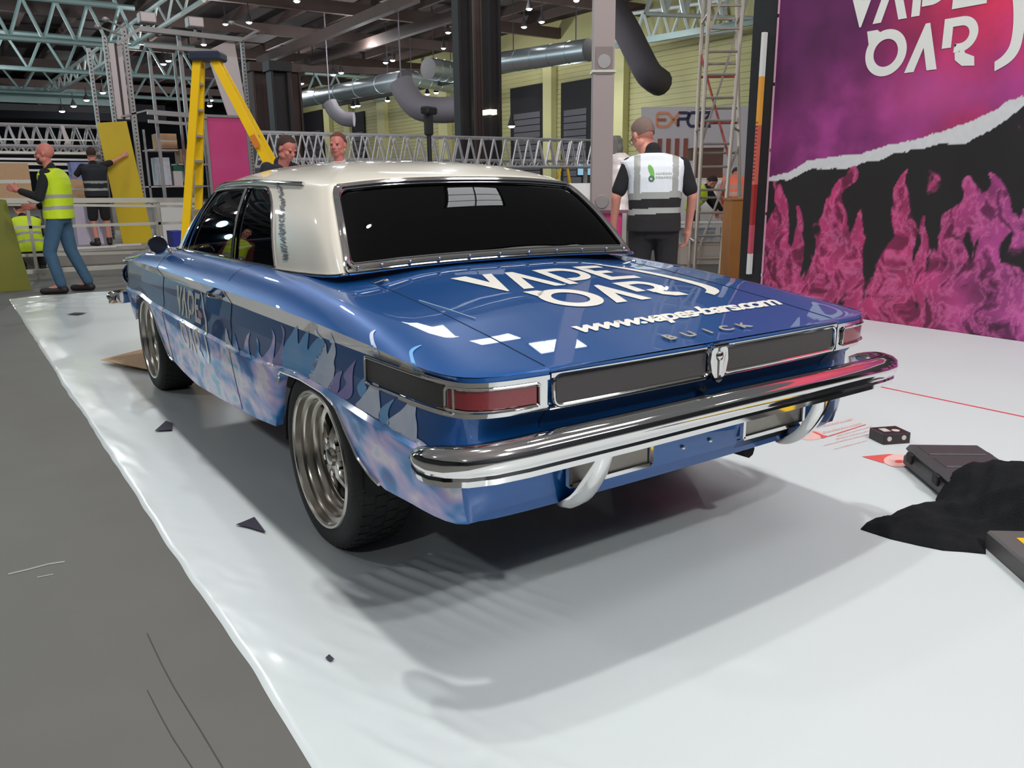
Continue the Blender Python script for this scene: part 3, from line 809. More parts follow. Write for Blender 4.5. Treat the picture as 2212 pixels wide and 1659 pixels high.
# ---- greenhouse
KB = [(0, 1.235, .968), (.35, 1.225, .965), (.635, 1.195, .957), (.705, 1.25, .948), (.728, 1.45, .940), (.742, 1.75, .934), (.752, 2.3, .93), (.752, 2.9, .926), (.745, 3.30, .922), (.70, 3.52, .922), (.4, 3.70, .932), (0, 3.76, .938)]
KT = [(0, 1.535, 1.297), (.31, 1.533, 1.291), (.535, 1.537, 1.272), (.592, 1.575, 1.262), (.610, 1.74, 1.270), (.618, 2.0, 1.276), (.620, 2.35, 1.285), (.608, 2.78, 1.278), (.590, 3.02, 1.258), (.55, 3.12, 1.252), (.32, 3.2, 1.275), (0, 3.24, 1.285)]
KB = [Vector(p) for p in KB]; KT = [Vector(p) for p in KT]
def knot(K, s):
    i = int(min(max(math.floor(s), 0), 10)); t = s-i
    p0 = K[i-1] if i > 0 else Vector((-K[1].x, K[1].y, K[1].z)); p1 = K[i]; p2 = K[i+1]; p3 = K[i+2] if i < 10 else Vector((-K[10].x, K[10].y, K[10].z))
    return 0.5*((2*p1)+(p2-p0)*t+(2*p0-5*p1+4*p2-p3)*t*t+(3*p1-p0-3*p2+p3)*t**3)
def G(s, t, off=0.0):
    a = abs(s); sg = 1 if s >= 0 else -1
    B = knot(KB, a); T = knot(KT, a); c = B.lerp(T, t)
    n = Vector((c.x, c.y-2.4, 0)); 
    e = .01; d = (knot(KB, min(a+e, 11)).lerp(knot(KT, min(a+e, 11)), t)-knot(KB, max(a-e, 0)).lerp(knot(KT, max(a-e, 0)), t))
    nn = d.cross(T-B).normalized()
    c = c+nn*(.018*math.sin(PI*min(1, max(0, t)))+off)
    return Vector((sg*c.x, c.y, c.z))
def rr(s, t, s0, s1, t0, t1, c0, c1, c2, c3):
    # corners (rs, rt): c0 = (s0,t0) c1=(s1,t0) c2=(s1,t1) c3=(s0,t1)
    if not (s0 < s < s1 and t0 < t < t1): return False
    for sx, tx, (rs, rt), ds, dt in ((s0, t0, c0, 1, 1), (s1, t0, c1, -1, 1), (s1, t1, c2, -1, -1), (s0, t1, c3, 1, -1)):
        a = (s-sx)*ds; b_ = (t-tx)*dt
        if a < rs and b_ < rt and ((rs-a)/rs)**2+((rt-b_)/rt)**2 > 1: return False
    return True
def rrpath(s0, s1, t0, t1, c0, c1, c2, c3, n=8):
    P = []
    for sx, tx, (rs, rt), ds, dt, a0 in ((s0, t0, c0, 1, 1, PI), (s1, t0, c1, -1, 1, 1.5*PI), (s1, t1, c2, -1, -1, 0), (s0, t1, c3, 1, -1, .5*PI)):
        for k in range(n+1):
            a = a0+PI/2*k/n; P.append((sx+ds*rs+rs*math.cos(a), tx+dt*rt+rt*math.sin(a)))
    out = []
    for i in range(len(P)):
        a = P[i]; b_ = P[(i+1) % len(P)]; m_ = max(1, int(max(abs(b_[0]-a[0])/.12, abs(b_[1]-a[1])/.08)))
        for k in range(m_): out.append((lerp(a[0], b_[0], k/m_), lerp(a[1], b_[1], k/m_)))
    return out
RW = (-2.2, 2.2, .055, .925, (.10, .06), (.10, .06), (.24, .16), (.24, .16))
SW = (5.02, 8.02, .02, .925, (.02, .02), (.05, .03), (.22, .22), (.42, .42))
WS = (9.12, 12.88, .05, .93, (.1, .05), (.1, .05), (.2, .12), (.2, .12))
def Gm(s, t, off=0.0):  # s may pass 11 for the windscreen: wraps to the other side
    if s > 11: return G(-(22-s), t, off)
    return G(s, t, off)
sg_ = []
s = 0.0
while s < 11.0001: sg_.append(round(s, 4)); s += .05
tg = [i/36 for i in range(37)]
gh = MB()
for sgn in (-1, 1):
    for i in range(len(sg_)-1):
        for j in range(len(tg)-1):
            sm = (sg_[i]+sg_[i+1])/2; t = (tg[j]+tg[j+1])/2
            if rr(sm, t, *RW) or rr(sm, t, *SW) or rr(sm, t, *WS): continue
            q = [G(sgn*max(a, 1e-9), b_) for a, b_ in ((sg_[i], tg[j]), (sg_[i+1], tg[j]), (sg_[i+1], tg[j+1]), (sg_[i], tg[j+1]))]
            gh.add(q if sgn > 0 else q[::-1], [(0, 1, 2, 3)])
rcap = [1.0, .985, .96, .93, .88, .8, .7, .58, .44, .3, .15, 0.0]
for sgn in (-1, 1):
    rows = []
    for s in sg_:
        T = G(sgn*max(s, 1e-9), 1.0); row = []
        for r in rcap:
            row.append(Vector((T.x*r, lerp(2.38, T.y, r), 1.376-(1.376-T.z)*r**3.0)))
        rows.append(row)
    gh.grid(rows, flip=(sgn > 0))
# black headliner just below the cap
roof = build('roof', gh, M_WHITE, car, smooth=True, angle=45, merge=.0012)
def gpatch(name, s0, s1, t0, t1, cs, material, off, sgn=1, wrap=False, ns=40, nt=24):
    b = MB(); 
    path = rrpath(s0, s1, t0, t1, *cs)
    rows = []
    for i in range(ns+1):
        row = []
        for j in range(nt+1):
            a = lerp(s0, s1, i/ns); t = lerp(t0, t1, j/nt); row.append(a if False else (a, t))
        rows.append(row)
    V = {}
    def P(a, t): return Gm(a, t, off) if wrap else G(sgn*a, t, off)
    vs = []; fs = []
    for i in range(ns):
        for j in range(nt):
            q = [rows[i][j], rows[i+1][j], rows[i+1][j+1], rows[i][j+1]]
            cm = (sum(k[0] for k in q)/4, sum(k[1] for k in q)/4)
            ds = (s1-s0)*.02; dt = (t1-t0)*.02
            if not rr(cm[0], cm[1], s0, s1, t0, t1, *cs): continue
            b.add([P(*k) for k in q], [(0, 1, 2, 3)])
    return build(name, b, material, car, smooth=True, angle=60, merge=.0008)
gpatch('rear_window', RW[0], RW[1], RW[2], RW[3], RW[4:], M_TINT, -.004)
gpatch('windscreen', WS[0], WS[1], WS[2], WS[3], WS[4:], M_SGLASS, -.006, wrap=True)
for sgn in (-1, 1):
    gpatch('side_window', SW[0], SW[1], SW[2], SW[3], SW[4:], M_SGLASS, -.010, sgn=sgn)
def gframe(name, P, r, off, sgn=1, wrap=False, material=None, closed=True, n=8, flat=None):
    pts = [(Gm(a, t, off) if wrap else G(sgn*a, t, off)) for a, t in P]
    b = MB(); b.path(pts, r, n, closed=closed); return build(name, b, material or M_CHROME, car, smooth=True)
rwp = rrpath(*RW)
gframe('rear_window_frame', rwp, .013, .003)
gframe('rear_window_bead', rrpath(RW[0]+.07, RW[1]-.07, RW[2]+.035, RW[3]-.03, *RW[4:]), .004, .004)
# outer bright finisher, wide at the top and down the pillars
gframe('rear_window_finisher', rrpath(RW[0]-.10, RW[1]+.10, RW[2]-.045, RW[3]+.035, *RW[4:]), .0075, .003)
for sgn in (-1, 1):
    gframe('side_window_frame', rrpath(*SW), .0085, .001, sgn=sgn)
    gframe('drip_rail', [(lerp(3.9, 9.0, i/40), 1.0) for i in range(41)], .007, .006, sgn=sgn, closed=False)
    gframe('quarter_window_post', [(6.05+.05*t, t) for t in [.02+.09*i for i in range(11)]], .008, .001, sgn=sgn, closed=False)
    gframe('vent_window_post', [(7.62+.12*t, t) for t in [.02+.09*i for i in range(11)]], .005, .001, sgn=sgn, closed=False)
    gframe('belt_moulding', [(lerp(2.3, 9.4, i/60), .0) for i in range(61)], .006, .006, sgn=sgn, closed=False)
gframe('windscreen_frame', rrpath(*WS), .010, .002, wrap=True)
# studs along the lower finisher
for i in range(11):
    s_ = lerp(-2.0, 2.0, i/10); b = MB(); p = G(s_ if s_ != 0 else 1e-6, .035, .014); b.ell(p, (.008, .006, .006)); build('trim_clip', b, M_CHROME, car, smooth=True)
# black repeated script up the pillar edge of the roof, next to the quarter glass (a lace-like printed border)
bl = MB(); random.seed(3)
for i in range(52):
    t = lerp(.13, 1.0, i/51); sc0 = 4.86-.10*(1-t)
    for k in range(3):
        sc = sc0-random.uniform(.02, .20)+max(0, t-.80)*1.3; tt = min(.995, t+random.uniform(-.008, .008))
        u0 = random.uniform(.02, .07); v0 = random.uniform(.005, .012)
        q = [G(-(sc-u0), tt-v0, .0016), G(-(sc+u0), tt-v0*.3, .0016), G(-(sc+u0*.6), min(.999, tt+v0), .0016), G(-(sc-u0*.5), min(.999, tt+v0*.6), .0016)]
        bl.add(q, [(0, 1, 2, 3)])
o = build('pillar_print', bl, mat('grey_print_on_pillar', srgb(84, 82, 86), rough=.5, coat=.5), roof)
# cabin interior
b = MB(); b.box((-.64, 1.45, .40), (.64, 3.4, .46)); b.box((-.62, 3.25, .70), (.62, 3.45, .90)); build('cabin_floor', b, M_CAB, car)
for nm, x0, x1, y0 in (('front_seat', -.58, .58, 2.35), ('rear_seat', -.56, .56, 1.62)):
    b = MB(); b.bbox(((x0+x1)/2, y0+.28, .56), (x1-x0, .5, .2), bev=.05); b.bbox(((x0+x1)/2, y0+.02, .80), (x1-x0, .14, .42), bev=.05, R=Matrix.Rotation(.2, 3, 'X')); build(nm, b, M_CAB, car, smooth=True)
b = MB(); b.path([Vector((-.33+.18*math.cos(t), 3.1+.03*math.sin(t), .90+.18*math.sin(t))) for t in [2*PI*k/24 for k in range(24)]], .012, 8, closed=True); b.tube((-.33, 3.1, .90), (-.33, 3.35, .82), .02); b.tube((-.5, 3.1, .90), (-.16, 3.1, .9), .01)
build('steering_wheel', b, M_CAB, car, smooth=True)

# ---- door furniture, mirrors
for sgn in (-1, 1):
    s0 = arc_of_y(2.14); z = .806
    b = MB(); b.path([S(arc_of_y(y), z, o_, sgn) for y, o_ in ((2.24, .004), (2.22, .025), (2.17, .034), (2.12, .034), (2.07, .025), (2.055, .004))], [.008, .008, .010, .010, .009, .008], 8)
    b.tube(S(arc_of_y(2.10), z-.004, .0, sgn), S(arc_of_y(2.10), z-.004, .022, sgn), .011, 12)
    build('door_handle', b, M_CHROME, car, smooth=True)
    x = sgn*.86; y = 3.34 
    b = MB(); zt = topz(.80, y); b.path([Vector((sgn*.80, y, zt)), Vector((sgn*.815, y, zt+.03)), Vector((sgn*.845, y, .93))], [.014, .008, .007], 8)
    st = build('mirror_stalk', b, M_CHROME, car, smooth=True)
    b = MB(); b.lathe([(0, .03), (.03, .028), (.046, .016), (.052, 0), (.052, -.008), (.047, -.010)], (sgn*.865, y, .955), 'Y', 24)
    mr = build('door_mirror', b, M_CHROME, car, smooth=True)
    b = MB(); b.lathe([(0, -.006), (.048, -.006), (.050, -.004)], (sgn*.865, y-.003, .955), 'Y', 24); build('mirror_face', b, mat('mirror_black_face', srgb(22, 22, 26), rough=.25, coat=.3), mr, smooth=True)

# ---- bumpers
def sweep_bumper(path, prof, scl, zbase):
    rows = []
    n = len(path)
    for i, p in enumerate(path):
        a = path[max(i-1, 0)]; c = path[min(i+1, n-1)]; d = (c-a).normalized(); nrm = Vector((d.y, -d.x, 0)); k = scl[i]
        rows.append([Vector((p.x, p.y, 0))+nrm*(u*k)+Vector((0, 0, zbase[i]+.045+(v-.045)*k)) for u, v in prof])
    b = MB(); m_ = len(prof)
    b.grid(rows+[]); 
    vs = b.v; N_ = len(rows)
    for i in range(N_-1): b.f.append((i*m_+m_-1, (i+1)*m_+m_-1, (i+1)*m_, i*m_)); b.m.append(0)
    b.f.append(tuple(range(m_))); b.m.append(0); b.f.append(tuple((N_-1)*m_+k for k in range(m_-1, -1, -1))); b.m.append(0)
    return b
half = [(0, .010), (.2, .011), (.4, .016), (.6, .026), (.74, .040), (.82, .056), (.868, .080), (.898, .112), (.914, .150), (.922, .190), (.925, .225), (.925, .25)]
hs = [1, 1, 1, 1, 1, 1, 1, 1, .97, .85, .62, .3]
hz = [.596, .595, .592, .588, .582, .578, .574, .570, .566, .562, .560, .56]
pth = [Vector((-x, y, 0)) for x, y in half[::-1]]+[Vector((x, y, 0)) for x, y in half[1:]]
scl = hs[::-1]+hs[1:]; zz = hz[::-1]+hz[1:]
prof = [(-.045, .070), (-.02, .082), (.005, .086), (.028, .080), (.044, .066), (.050, .048), (.046, .032), (.038, .022), (.036, .016), (.040, .008), (.036, -.008), (.02, -.014), (-.04, -.010), (-.045, .03)]
bump = build('rear_bumper', sweep_bumper(pth, prof, scl, zz), M_CHROME, car, smooth=True, angle=35)
b = MB(); b.box((-.78, .045, .598), (.78, .155, .628)); build('bumper_gap_filler', b, M_BLACK, bump)  # unseen filler bar, added to stop light passing between bumper and body
pf = [Vector((p.x, 4.86-p.y*.8, 0)) for p in pth][::-1]
build('front_bumper', sweep_bumper(pf, prof, scl, [.48]*len(pf)), M_CHROME, car, smooth=True, angle=35)
for sgn in (-1, 1):
    pts = catmull([Vector((sgn*.474, .035, .60)), Vector((sgn*.476, .050, .54)), Vector((sgn*.478, .080, .48)), Vector((sgn*.481, .120, .428)), Vector((sgn*.484, .170, .392)), Vector((sgn*.486, .215, .376))], 5)
    # profile is (normal, lateral) of the path: turned so the broad face looks out
    rows = []
    for i, p in enumerate(pts):
        a = pts[max(i-1, 0)]; c = pts[min(i+1, len(pts)-1)]; d = (c-a).normalized(); lat = Vector((1, 0, 0)); nn = lat.cross(d).normalized()
        if nn.y > 0: nn = -nn
        w = lerp(1.0, .55, max(0, (i/(len(pts)-1)-.75)/.25))
        rows.append([p+lat*u*w+nn*v*w for u, v in ((-.036, -.012), (-.033, .004), (-.014, .016), (.014, .016), (.033, .004), (.036, -.012), (.0, -.016))])
    b = MB(); m_ = 7
    for r in rows: r.append(r[0])
    b.grid(rows); b.f.append(tuple(range(7))); b.m.append(0); b.f.append(tuple((len(rows)-1)*8+k for k in range(7))); b.m.append(0)
    build('bumper_guard', b, M_CHROME, bump, smooth=True, angle=50)
    # lamp recessed in the valance
    ya = .152
    b = MB(); b.box((min(sgn*.215, sgn*.50), ya-.004, .462), (max(sgn*.215, sgn*.50), ya+.01, .556))
    lp = build('valance_lamp', b, M_LAMPG, car)
    P = [Vector((sgn*.205, ya-.006, .455)), Vector((sgn*.51, ya-.006, .455)), Vector((sgn*.51, ya-.006, .566)), Vector((sgn*.205, ya-.006, .566))]
    b = MB()
    for i in range(4): b.bar(P[i], P[(i+1) % 4], .012, .014, up=(0, 1, 0))
    build('lamp_frame', b, M_CHROME, lp)
    for x, z in ((.15, .52), (.06, .475)): 
        b = MB(); b.ell((sgn*x, .152, z), (.007, .006, .007)); build('valance_screw', b, M_CHROME, car, smooth=True)
for k in range(5):
    b = MB(); z = .446-.0*k-k*.007; b.bar((.20, .163+k*.003, z), (.47, .163+k*.003, z), .004, .003, up=(0, 1, 0)); build('louvre_slot', b, M_SEAM, car)

# front lamps and grille (hardly seen, kept simple but complete)
for sgn in (-1, 1):
    for x in (.62, .76):
        b = MB(); b.lathe([(0, .03), (.05, .026), (.07, .01), (.075, 0), (.085, 0), (.085, -.02)], (sgn*x, 4.74, .67), 'Y', 20); build('headlamp', b, M_CHROME, car, smooth=True)
b = MB(); b.box((-.5, 4.755, .60), (.5, 4.79, .74)); build('front_grille', b, M_GREY_IN, car)

# ---- wheels
def make_wheel():
    w = bpy.data.objects.new('wheel', None); COL.objects.link(w); w.parent = car; w.empty_display_size = .1
    X0 = -.115
    b = MB(); pr = [(.240, X0+.014), (.246, X0+.006), (.262, X0+.001), (.285, X0+.0), (.303, X0+.004), (.315, X0+.014), (.322, X0+.03), (.326, X0+.05), (.326, .05), (.322, .085), (.308, .108), (.28, .115), (.25, .108), (.24, .1)]
    b.lathe(pr, n=64, axis='X')
    build('tyre', b, M_TYRE, w, smooth=True, local=True, angle=30)
    # tread blocks
    b = MB()
    for k in range(44):
        a = 2*PI*k/44
        for j, (xa, xb) in enumerate(((-.088, -.052), (-.046, -.008), (-.002, .036), (.042, .085))):
            aa = a+(.06 if j % 2 else 0); da = .052
            rows = []
            for aq in (aa-da, aa+da):
                rows.append([Vector((x, math.cos(aq)*r, math.sin(aq)*r)) for x, r in ((xa, .318), (xa, .3285 if abs(xa) < .08 else .3255), (xb, .3285 if abs(xb) < .08 else .3255), (xb, .318))])
            b.grid(rows); n0 = len(b.v)-8
            b.f.append((n0, n0+1, n0+2, n0+3)); b.m.append(0); b.f.append((n0+4, n0+5, n0+6, n0+7)); b.m.append(0)
    o = build('tread', b, M_TYRE, w, local=True); o['kind'] = 'stuff'
    b = MB(); pr = [(.247, X0+.016), (.250, X0+.004), (.246, X0-.001), (.238, X0+.0), (.234, X0+.006), (.231, X0+.026), (.222, X0+.030), (.214, X0+.031), (.211, X0+.036), (.209, X0+.056), (.200, X0+.060), (.193, X0+.061), (.190, X0+.066), (.188, X0+.082), (.178, X0+.086), (.174, X0+.090), (.172, X0+.13), (.20, .10), (.235, .11)]
    b.lathe(pr, n=64, axis='X'); rim = build('rim', b, M_ALU, w, smooth=True, local=True, angle=25)
    b = MB(); b.lathe([(0, X0+.135), (.172, X0+.135)], n=40, axis='X'); build('brake_disc', b, mat('brake_dark_steel', srgb(46, 42, 40), rough=.4, metal=.7), w, local=True)
    sp0 = None
    for k in range(5):
        a = 2*PI*k/5+.35
        b = MB()
        def pt(r, t, h): return Vector((X0+h, r*math.cos(a+t), r*math.sin(a+t)))
        rows = []
        for r, hwid, h0, h1 in ((.035, .5, .055, .11), (.075, .34, .052, .11), (.11, .17, .066, .112), (.145, .125, .082, .115), (.178, .15, .092, .12)):
            rows.append([pt(r, -hwid, h1), pt(r, -hwid, h0+.012), pt(r, -hwid*.6, h0), pt(r, hwid*.6, h0), pt(r, hwid, h0+.012), pt(r, hwid, h1)])
        b.grid(rows); build('spoke', b, M_ALU, rim, smooth=True, local=True, angle=35)
        b = MB(); c = pt(.062, .63, .05); b.tube(c, c+Vector((.03, 0, 0)), .011, 6); build('lug_nut', b, M_CHROME, rim, local=True)
    b = MB(); b.lathe([(0, X0+.036), (.022, X0+.037), (.030, X0+.042), (.034, X0+.055), (.055, X0+.060), (.060, X0+.09)], n=30, axis='X'); build('centre_cap', b, M_ALU, w, smooth=True, local=True)
    b = MB(); b.tube((X0+.045, -.03, .205), (X0+.015, -.035, .20), .006, 6); build('valve', b, M_BLACK, w, local=True)
    return w
w0 = make_wheel()
spots = [(-.742, 1.127, -1), (-.742, 3.974, -1), (.742, 1.127, 1), (.742, 3.974, 1)]
for i, (x, y, sg) in enumerate(spots):
    w = w0 if i == 0 else copy_tree(w0, car)
    w.location = Vector((x, y, .3265))-Vector(car.location)
    w.rotation_euler = (1.1*i, 0, 0) if sg < 0 else (1.1*i, 0, PI)
# ================================================================== the hall
M_CEIL = mat('brown_roof_deck', srgb(50, 38, 36), rough=.85, vary=.25, scale=.25)
M_CLAD = mat('pale_yellow_cladding', srgb(190, 184, 130), rough=.6, vary=.06, scale=.4)
M_STEEL = mat('teal_tinted_steel', srgb(150, 172, 170), rough=.45, vary=.1, scale=2)  # teal of the lighting at left is put into this steel colour
M_STEELW = mat('white_painted_steel', srgb(206, 214, 210), rough=.45, vary=.06, scale=2)
M_DARKST = mat('dark_steel', srgb(52, 48, 50), rough=.6, vary=.15, scale=2)
M_BROWNST = mat('brown_steel_beam', srgb(82, 66, 62), rough=.7, vary=.15, scale=1)
M_DUCT = mat('galvanised_duct', srgb(176, 186, 190), rough=.32, metal=.8, vary=.1, scale=1.5)
M_TRUSS = mat('aluminium_truss', srgb(196, 194, 198), rough=.35, metal=.6, vary=.06, scale=6)
M_LAMP = mat('lit_lamp_face', (1, .98, 1), rough=.5, vary=.01, emit=22)
M_BANK = mat('lit_skylight_pane', (0.96, .98, 1), rough=.5, vary=.01, emit=5)
M_BLK = mat('matt_black', srgb(24, 24, 28), rough=.7, vary=.15, scale=10)
M_WHT = mat('white_board', srgb(222, 220, 218), rough=.5, vary=.03, scale=3)
HX0, HX1, HY0, HY1, HZ = -24.0, 32.0, -14.0, 112.0, 11.2
b = MB(); b.box((HX1, HY0, 0), (HX1+.3, HY1, HZ)); wr_ = struct(build('wall_right', b, M_CLAD))
b = MB(); b.box((HX0-.3, HY0, 0), (HX0, HY1, HZ)); struct(build('wall_left', b, mat('dark_hall_wall', srgb(40, 42, 48), rough=.8, vary=.1, scale=.3)))
b = MB(); b.box((HX0, HY1, 0), (HX1, HY1+.3, HZ)); struct(build('wall_far', b, mat('dark_hall_wall', (0, 0, 0))))
b = MB(); b.box((HX0, HY0-.3, 0), (HX1, HY0, HZ)); struct(build('wall_back', b, mat('dark_hall_wall', (0, 0, 0))))
b = MB(); b.box((HX0, HY0, HZ), (HX1, HY1, HZ+.3)); ceil_ = struct(build('ceiling', b, M_CEIL))
# cladding boards on the right wall: each board proud of the joint
CLJ = MB()
for k in range(29):
    z = .4+k*.29; b = MB(); b.box((HX1-.05, 4.0, z), (HX1-.002, 96.0, z+.262)); build('cladding_board', b, M_CLAD, wr_)
# wide dark bays (roller doors) and pilasters in the wall
M_BAY = mat('dark_loading_bay', srgb(34, 32, 36), rough=.8, vary=.2, scale=.4); M_ROLL = mat('grey_roller_shutter', srgb(92, 90, 96), rough=.6, vary=.1, scale=.6)
def onwall(px, py): return onx(px, py, HX1-.1)
bays = [(1105, 1180, 192, 302), (1215, 1278, 180, 300), (655, 700, 245, 292), (760, 790, 245, 290)]
for i, (p0, p1, q0, q1) in enumerate(bays):
    a = onwall(p0, q0); c = onwall(p1, q1); y0, y1 = sorted((a.y, c.y)); z1 = max(a.z, 2)
    t = MB(); t.box((HX1-.22, y0, 0), (HX1-.06, y1, z1)); o = struct(build('door_%d' % (i+1), t, M_BAY))
    n = 14
    w_ = (y1-y0)
    for k in range(n):
        zz = z1*.78*k/n; t = MB(); t.box((HX1-.27, y0+w_*.12, zz), (HX1-.22, y1-w_*.12, zz+z1*.78/n*.86)); build('shutter_slat', t, M_ROLL, o)
n_ = 0
for px in (1068, 1192, 1345, 830, 712, 755, 965):
    a = onwall(px, 250); n_ += 1; wdt = .45 if px > 1000 else .7
    t = MB(); t.box((HX1-.5, a.y-wdt, 0), (HX1-.06, a.y+wdt, 9.5)); struct(build('trim_%d' % n_, t, mat('yellow_pilaster', srgb(214, 208, 150), rough=.6, vary=.05)))

# roof: joists along the hall, girders across
k = 0
for x in [HX0+1.5+2.6*i for i in range(21)]:
    t = MB(); t.box((x-.09, 6, 10.72), (x+.09, HY1, 11.2)); struct(build('trim_%d' % (20+k), t, M_BROWNST)); k += 1
for y in (26, 34, 42, 50, 60, 72, 86):
    t = MB(); t.box((HX0, y-.15, 10.1), (HX1, y+.15, 10.72)); struct(build('trim_%d' % (20+k), t, M_BROWNST)); k += 1
def lattice(name, label, p0, p1, h, n, rc, rb, m, wid=0.0, cat='truss', group=None):
    """plane (wid=0) or box lattice girder; p0, p1 ends of the bottom chord, h height"""
    p0 = Vector(p0); p1 = Vector(p1); d = p1-p0; side = Vector((-d.y, d.x, 0)).normalized()*wid; up = Vector((0, 0, h))
    t = thing(name, label, cat, (p0+p1)/2, 0, group)
    offs = [Vector((0, 0, 0))]+([side] if wid else [])
    for o_ in offs:
        for u in (Vector((0, 0, 0)), up):
            b = MB(); b.tube(p0+o_+u, p1+o_+u, rc, 6); build('chord', b, m, t, smooth=True)
    faces = [(o_, o_+up) for o_ in offs]
    if wid: faces += [(offs[0], offs[1]), (offs[0]+up, offs[1]+up)]
    for fi, (A, B_) in enumerate(faces):
        for i in range(n):
            a = p0+d*(i/n); c = p0+d*((i+1)/n); mdl = (a+c)/2
            if fi < 2:
                for q0, q1 in ((a+A, mdl+B_), (mdl+B_, c+A)):
                    b = MB(); b.tube(q0, q1, rb, 5, cap=False); build('brace', b, m, t, smooth=True)
            else:
                b = MB(); b.tube(a+A, c+B_, rb, 5, cap=False); build('brace', b, m, t, smooth=True)
    return t
# roof trusses, nearest first (placed by the heights and spacing read from the photo)
def rt(px0, px1, y, z, h, n, m, label, rc=.10, rb=.06):
    a = ony(px0, 100, y); c = ony(px1, 100, y); lattice('roof_truss', label, (a.x, y, z), (c.x, y, z), h, n, rc, rb, m, 0, 'roof truss', 'roof trusses')
rt(-300, 262, 37.5, 8.55, 2.1, 7, M_STEEL, 'pale steel roof truss nearest overhead at top left', .12, .08)
rt(-300, 300, 47, 8.4, 1.9, 8, M_STEEL, 'second pale steel roof truss from the front at top left', .13, .09)
rt(-300, 420, 58, 8.3, 2.0, 9, M_STEEL, 'third pale steel roof truss from the front at upper left', .14, .09)
rt(-250, 560, 72, 8.3, 2.0, 10, M_STEEL, 'farthest roof truss low behind the grey tower at left', .14, .09)
rt(655, 1010, 66, 8.5, 1.7, 9, M_STEEL, 'small far roof truss between the dark columns in the middle', .14, .09)
def sl(p0, p1, h, n, m, label, rc=.1, rb=.06, z0=8.5):
    a = onz(*p0, z0); c = onz(*p1, z0); lattice('roof_truss', label, a, c, h, n, rc, rb, m, 0, 'roof truss', 'roof trusses')
sl((235, 130), (60, 240), 1.0, 14, M_STEELW, 'long diagonal truss receding from the tower top down to the left', .12, .07)
sl((440, 0), (250, 120), 1.0, 6, M_STEELW, 'diagonal truss rising from the tower top out of the picture', .10, .06)
sl((1625, 62), (1330, 98), 1.5, 7, M_STEELW, 'bright lattice truss at upper right above the scaffold tower', .10, .09)
sl((1640, 40), (1395, 30), 1.6, 6, M_STEELW, 'bright lattice truss at the very top right beside the banner wall', .10, .11)
# brown main beams seen from below
def beam(name, label, p0, p1, z, w, h, m, group=None):
    a = onz(*p0, z); c = onz(*p1, z); b = MB(); b.bar(a+Vector((0, 0, h/2)), c+Vector((0, 0, h/2)), w, h); return solo(name, b, m, label, 'roof beam', group)
beam('roof_beam', 'brown roof beam rising from the brown column towards the top edge', (560, 142), (900, 5), 9.0, .35, .5, M_BROWNST, 'brown roof beams')
beam('roof_beam', 'brown roof beam crossing above the middle lamps', (620, 158), (985, 45), 9.0, .35, .5, M_BROWNST, 'brown roof beams')
beam('roof_beam', 'brown roof beam running level behind the dark columns', (640, 155), (1640, 190), 8.6, .3, .45, M_BROWNST, 'brown roof beams')
beam('roof_beam', 'dark roof beam under the silver duct at centre', (700, 235), (1290, 118), 7.6, .3, .35, M_DARKST, 'brown roof beams')
beam('roof_beam', 'dark roof beam with lamp pair right of the grey post', (1330, 105), (1640, 52), 8.2, .22, .3, M_STEEL, 'brown roof beams')

# lamps
lamps = [(538, 48), (641, 2), (440, 96), (353, 138), (364, 131), (453, 228), (455, 216), (255, 185), (222, 200), (187, 216), (159, 229), (134, 240), (833, 135), (848, 130), (720, 161), (737, 157), (651, 180), (763, 230), (773, 228), (837, 217), (923, 203), (942, 200), (958, 104), (984, 96), (968, 70), (1143, 19), (1132, 58), (1170, 47), (1154, 161), (1180, 157), (1343, 127), (1505, 97), (1549, 89), (1245, 1), (1105, 272), (487, 52)]
lamp_where = ['bright lamp just above the right end of the grey tower', 'lamp cut by the top edge above the ladder', 'lamp directly above the ladder cap', 'left lamp of the pair inside the tower frame', 'right lamp of the pair inside the tower frame', 'lower lamp between the ladder legs', 'upper lamp between the ladder legs', 'first lamp left of the tower post in the descending row', 'second lamp left of the tower post in the descending row', 'third lamp left of the tower post in the descending row', 'fourth lamp left of the tower post in the descending row', 'lowest lamp at the far left end of the descending row',
 'left lamp of the pair above the silver duct', 'right lamp of the pair above the silver duct', 'left lamp of the pair right of the brown column', 'right lamp of the pair right of the brown column', 'dim lamp at the edge of the narrow brown column', 'left lamp of the low pair under the middle duct', 'right lamp of the low pair under the middle duct', 'single lamp above the work light', 'left lamp of the pair above the red panel', 'right lamp of the pair above the red panel', 'lower lamp of the cluster left of the dark columns', 'small lamp at the right of the cluster left of the dark columns', 'upper bright lamp left of the dark columns',
 'largest bright lamp right of the dark columns near the top edge', 'lower left lamp under the largest bright lamp', 'long bright lamp right of the dark columns', 'left lamp of the pair below the big silver duct', 'right lamp of the pair below the big silver duct', 'lamp just right of the grey post', 'left lamp of the pair under the right hand truss', 'right lamp of the pair under the right hand truss', 'lamp cut by the top edge left of the grey post', 'tiny lamp low beside the dark column over the truss', 'small dim lamp left of the brightest tower lamp']
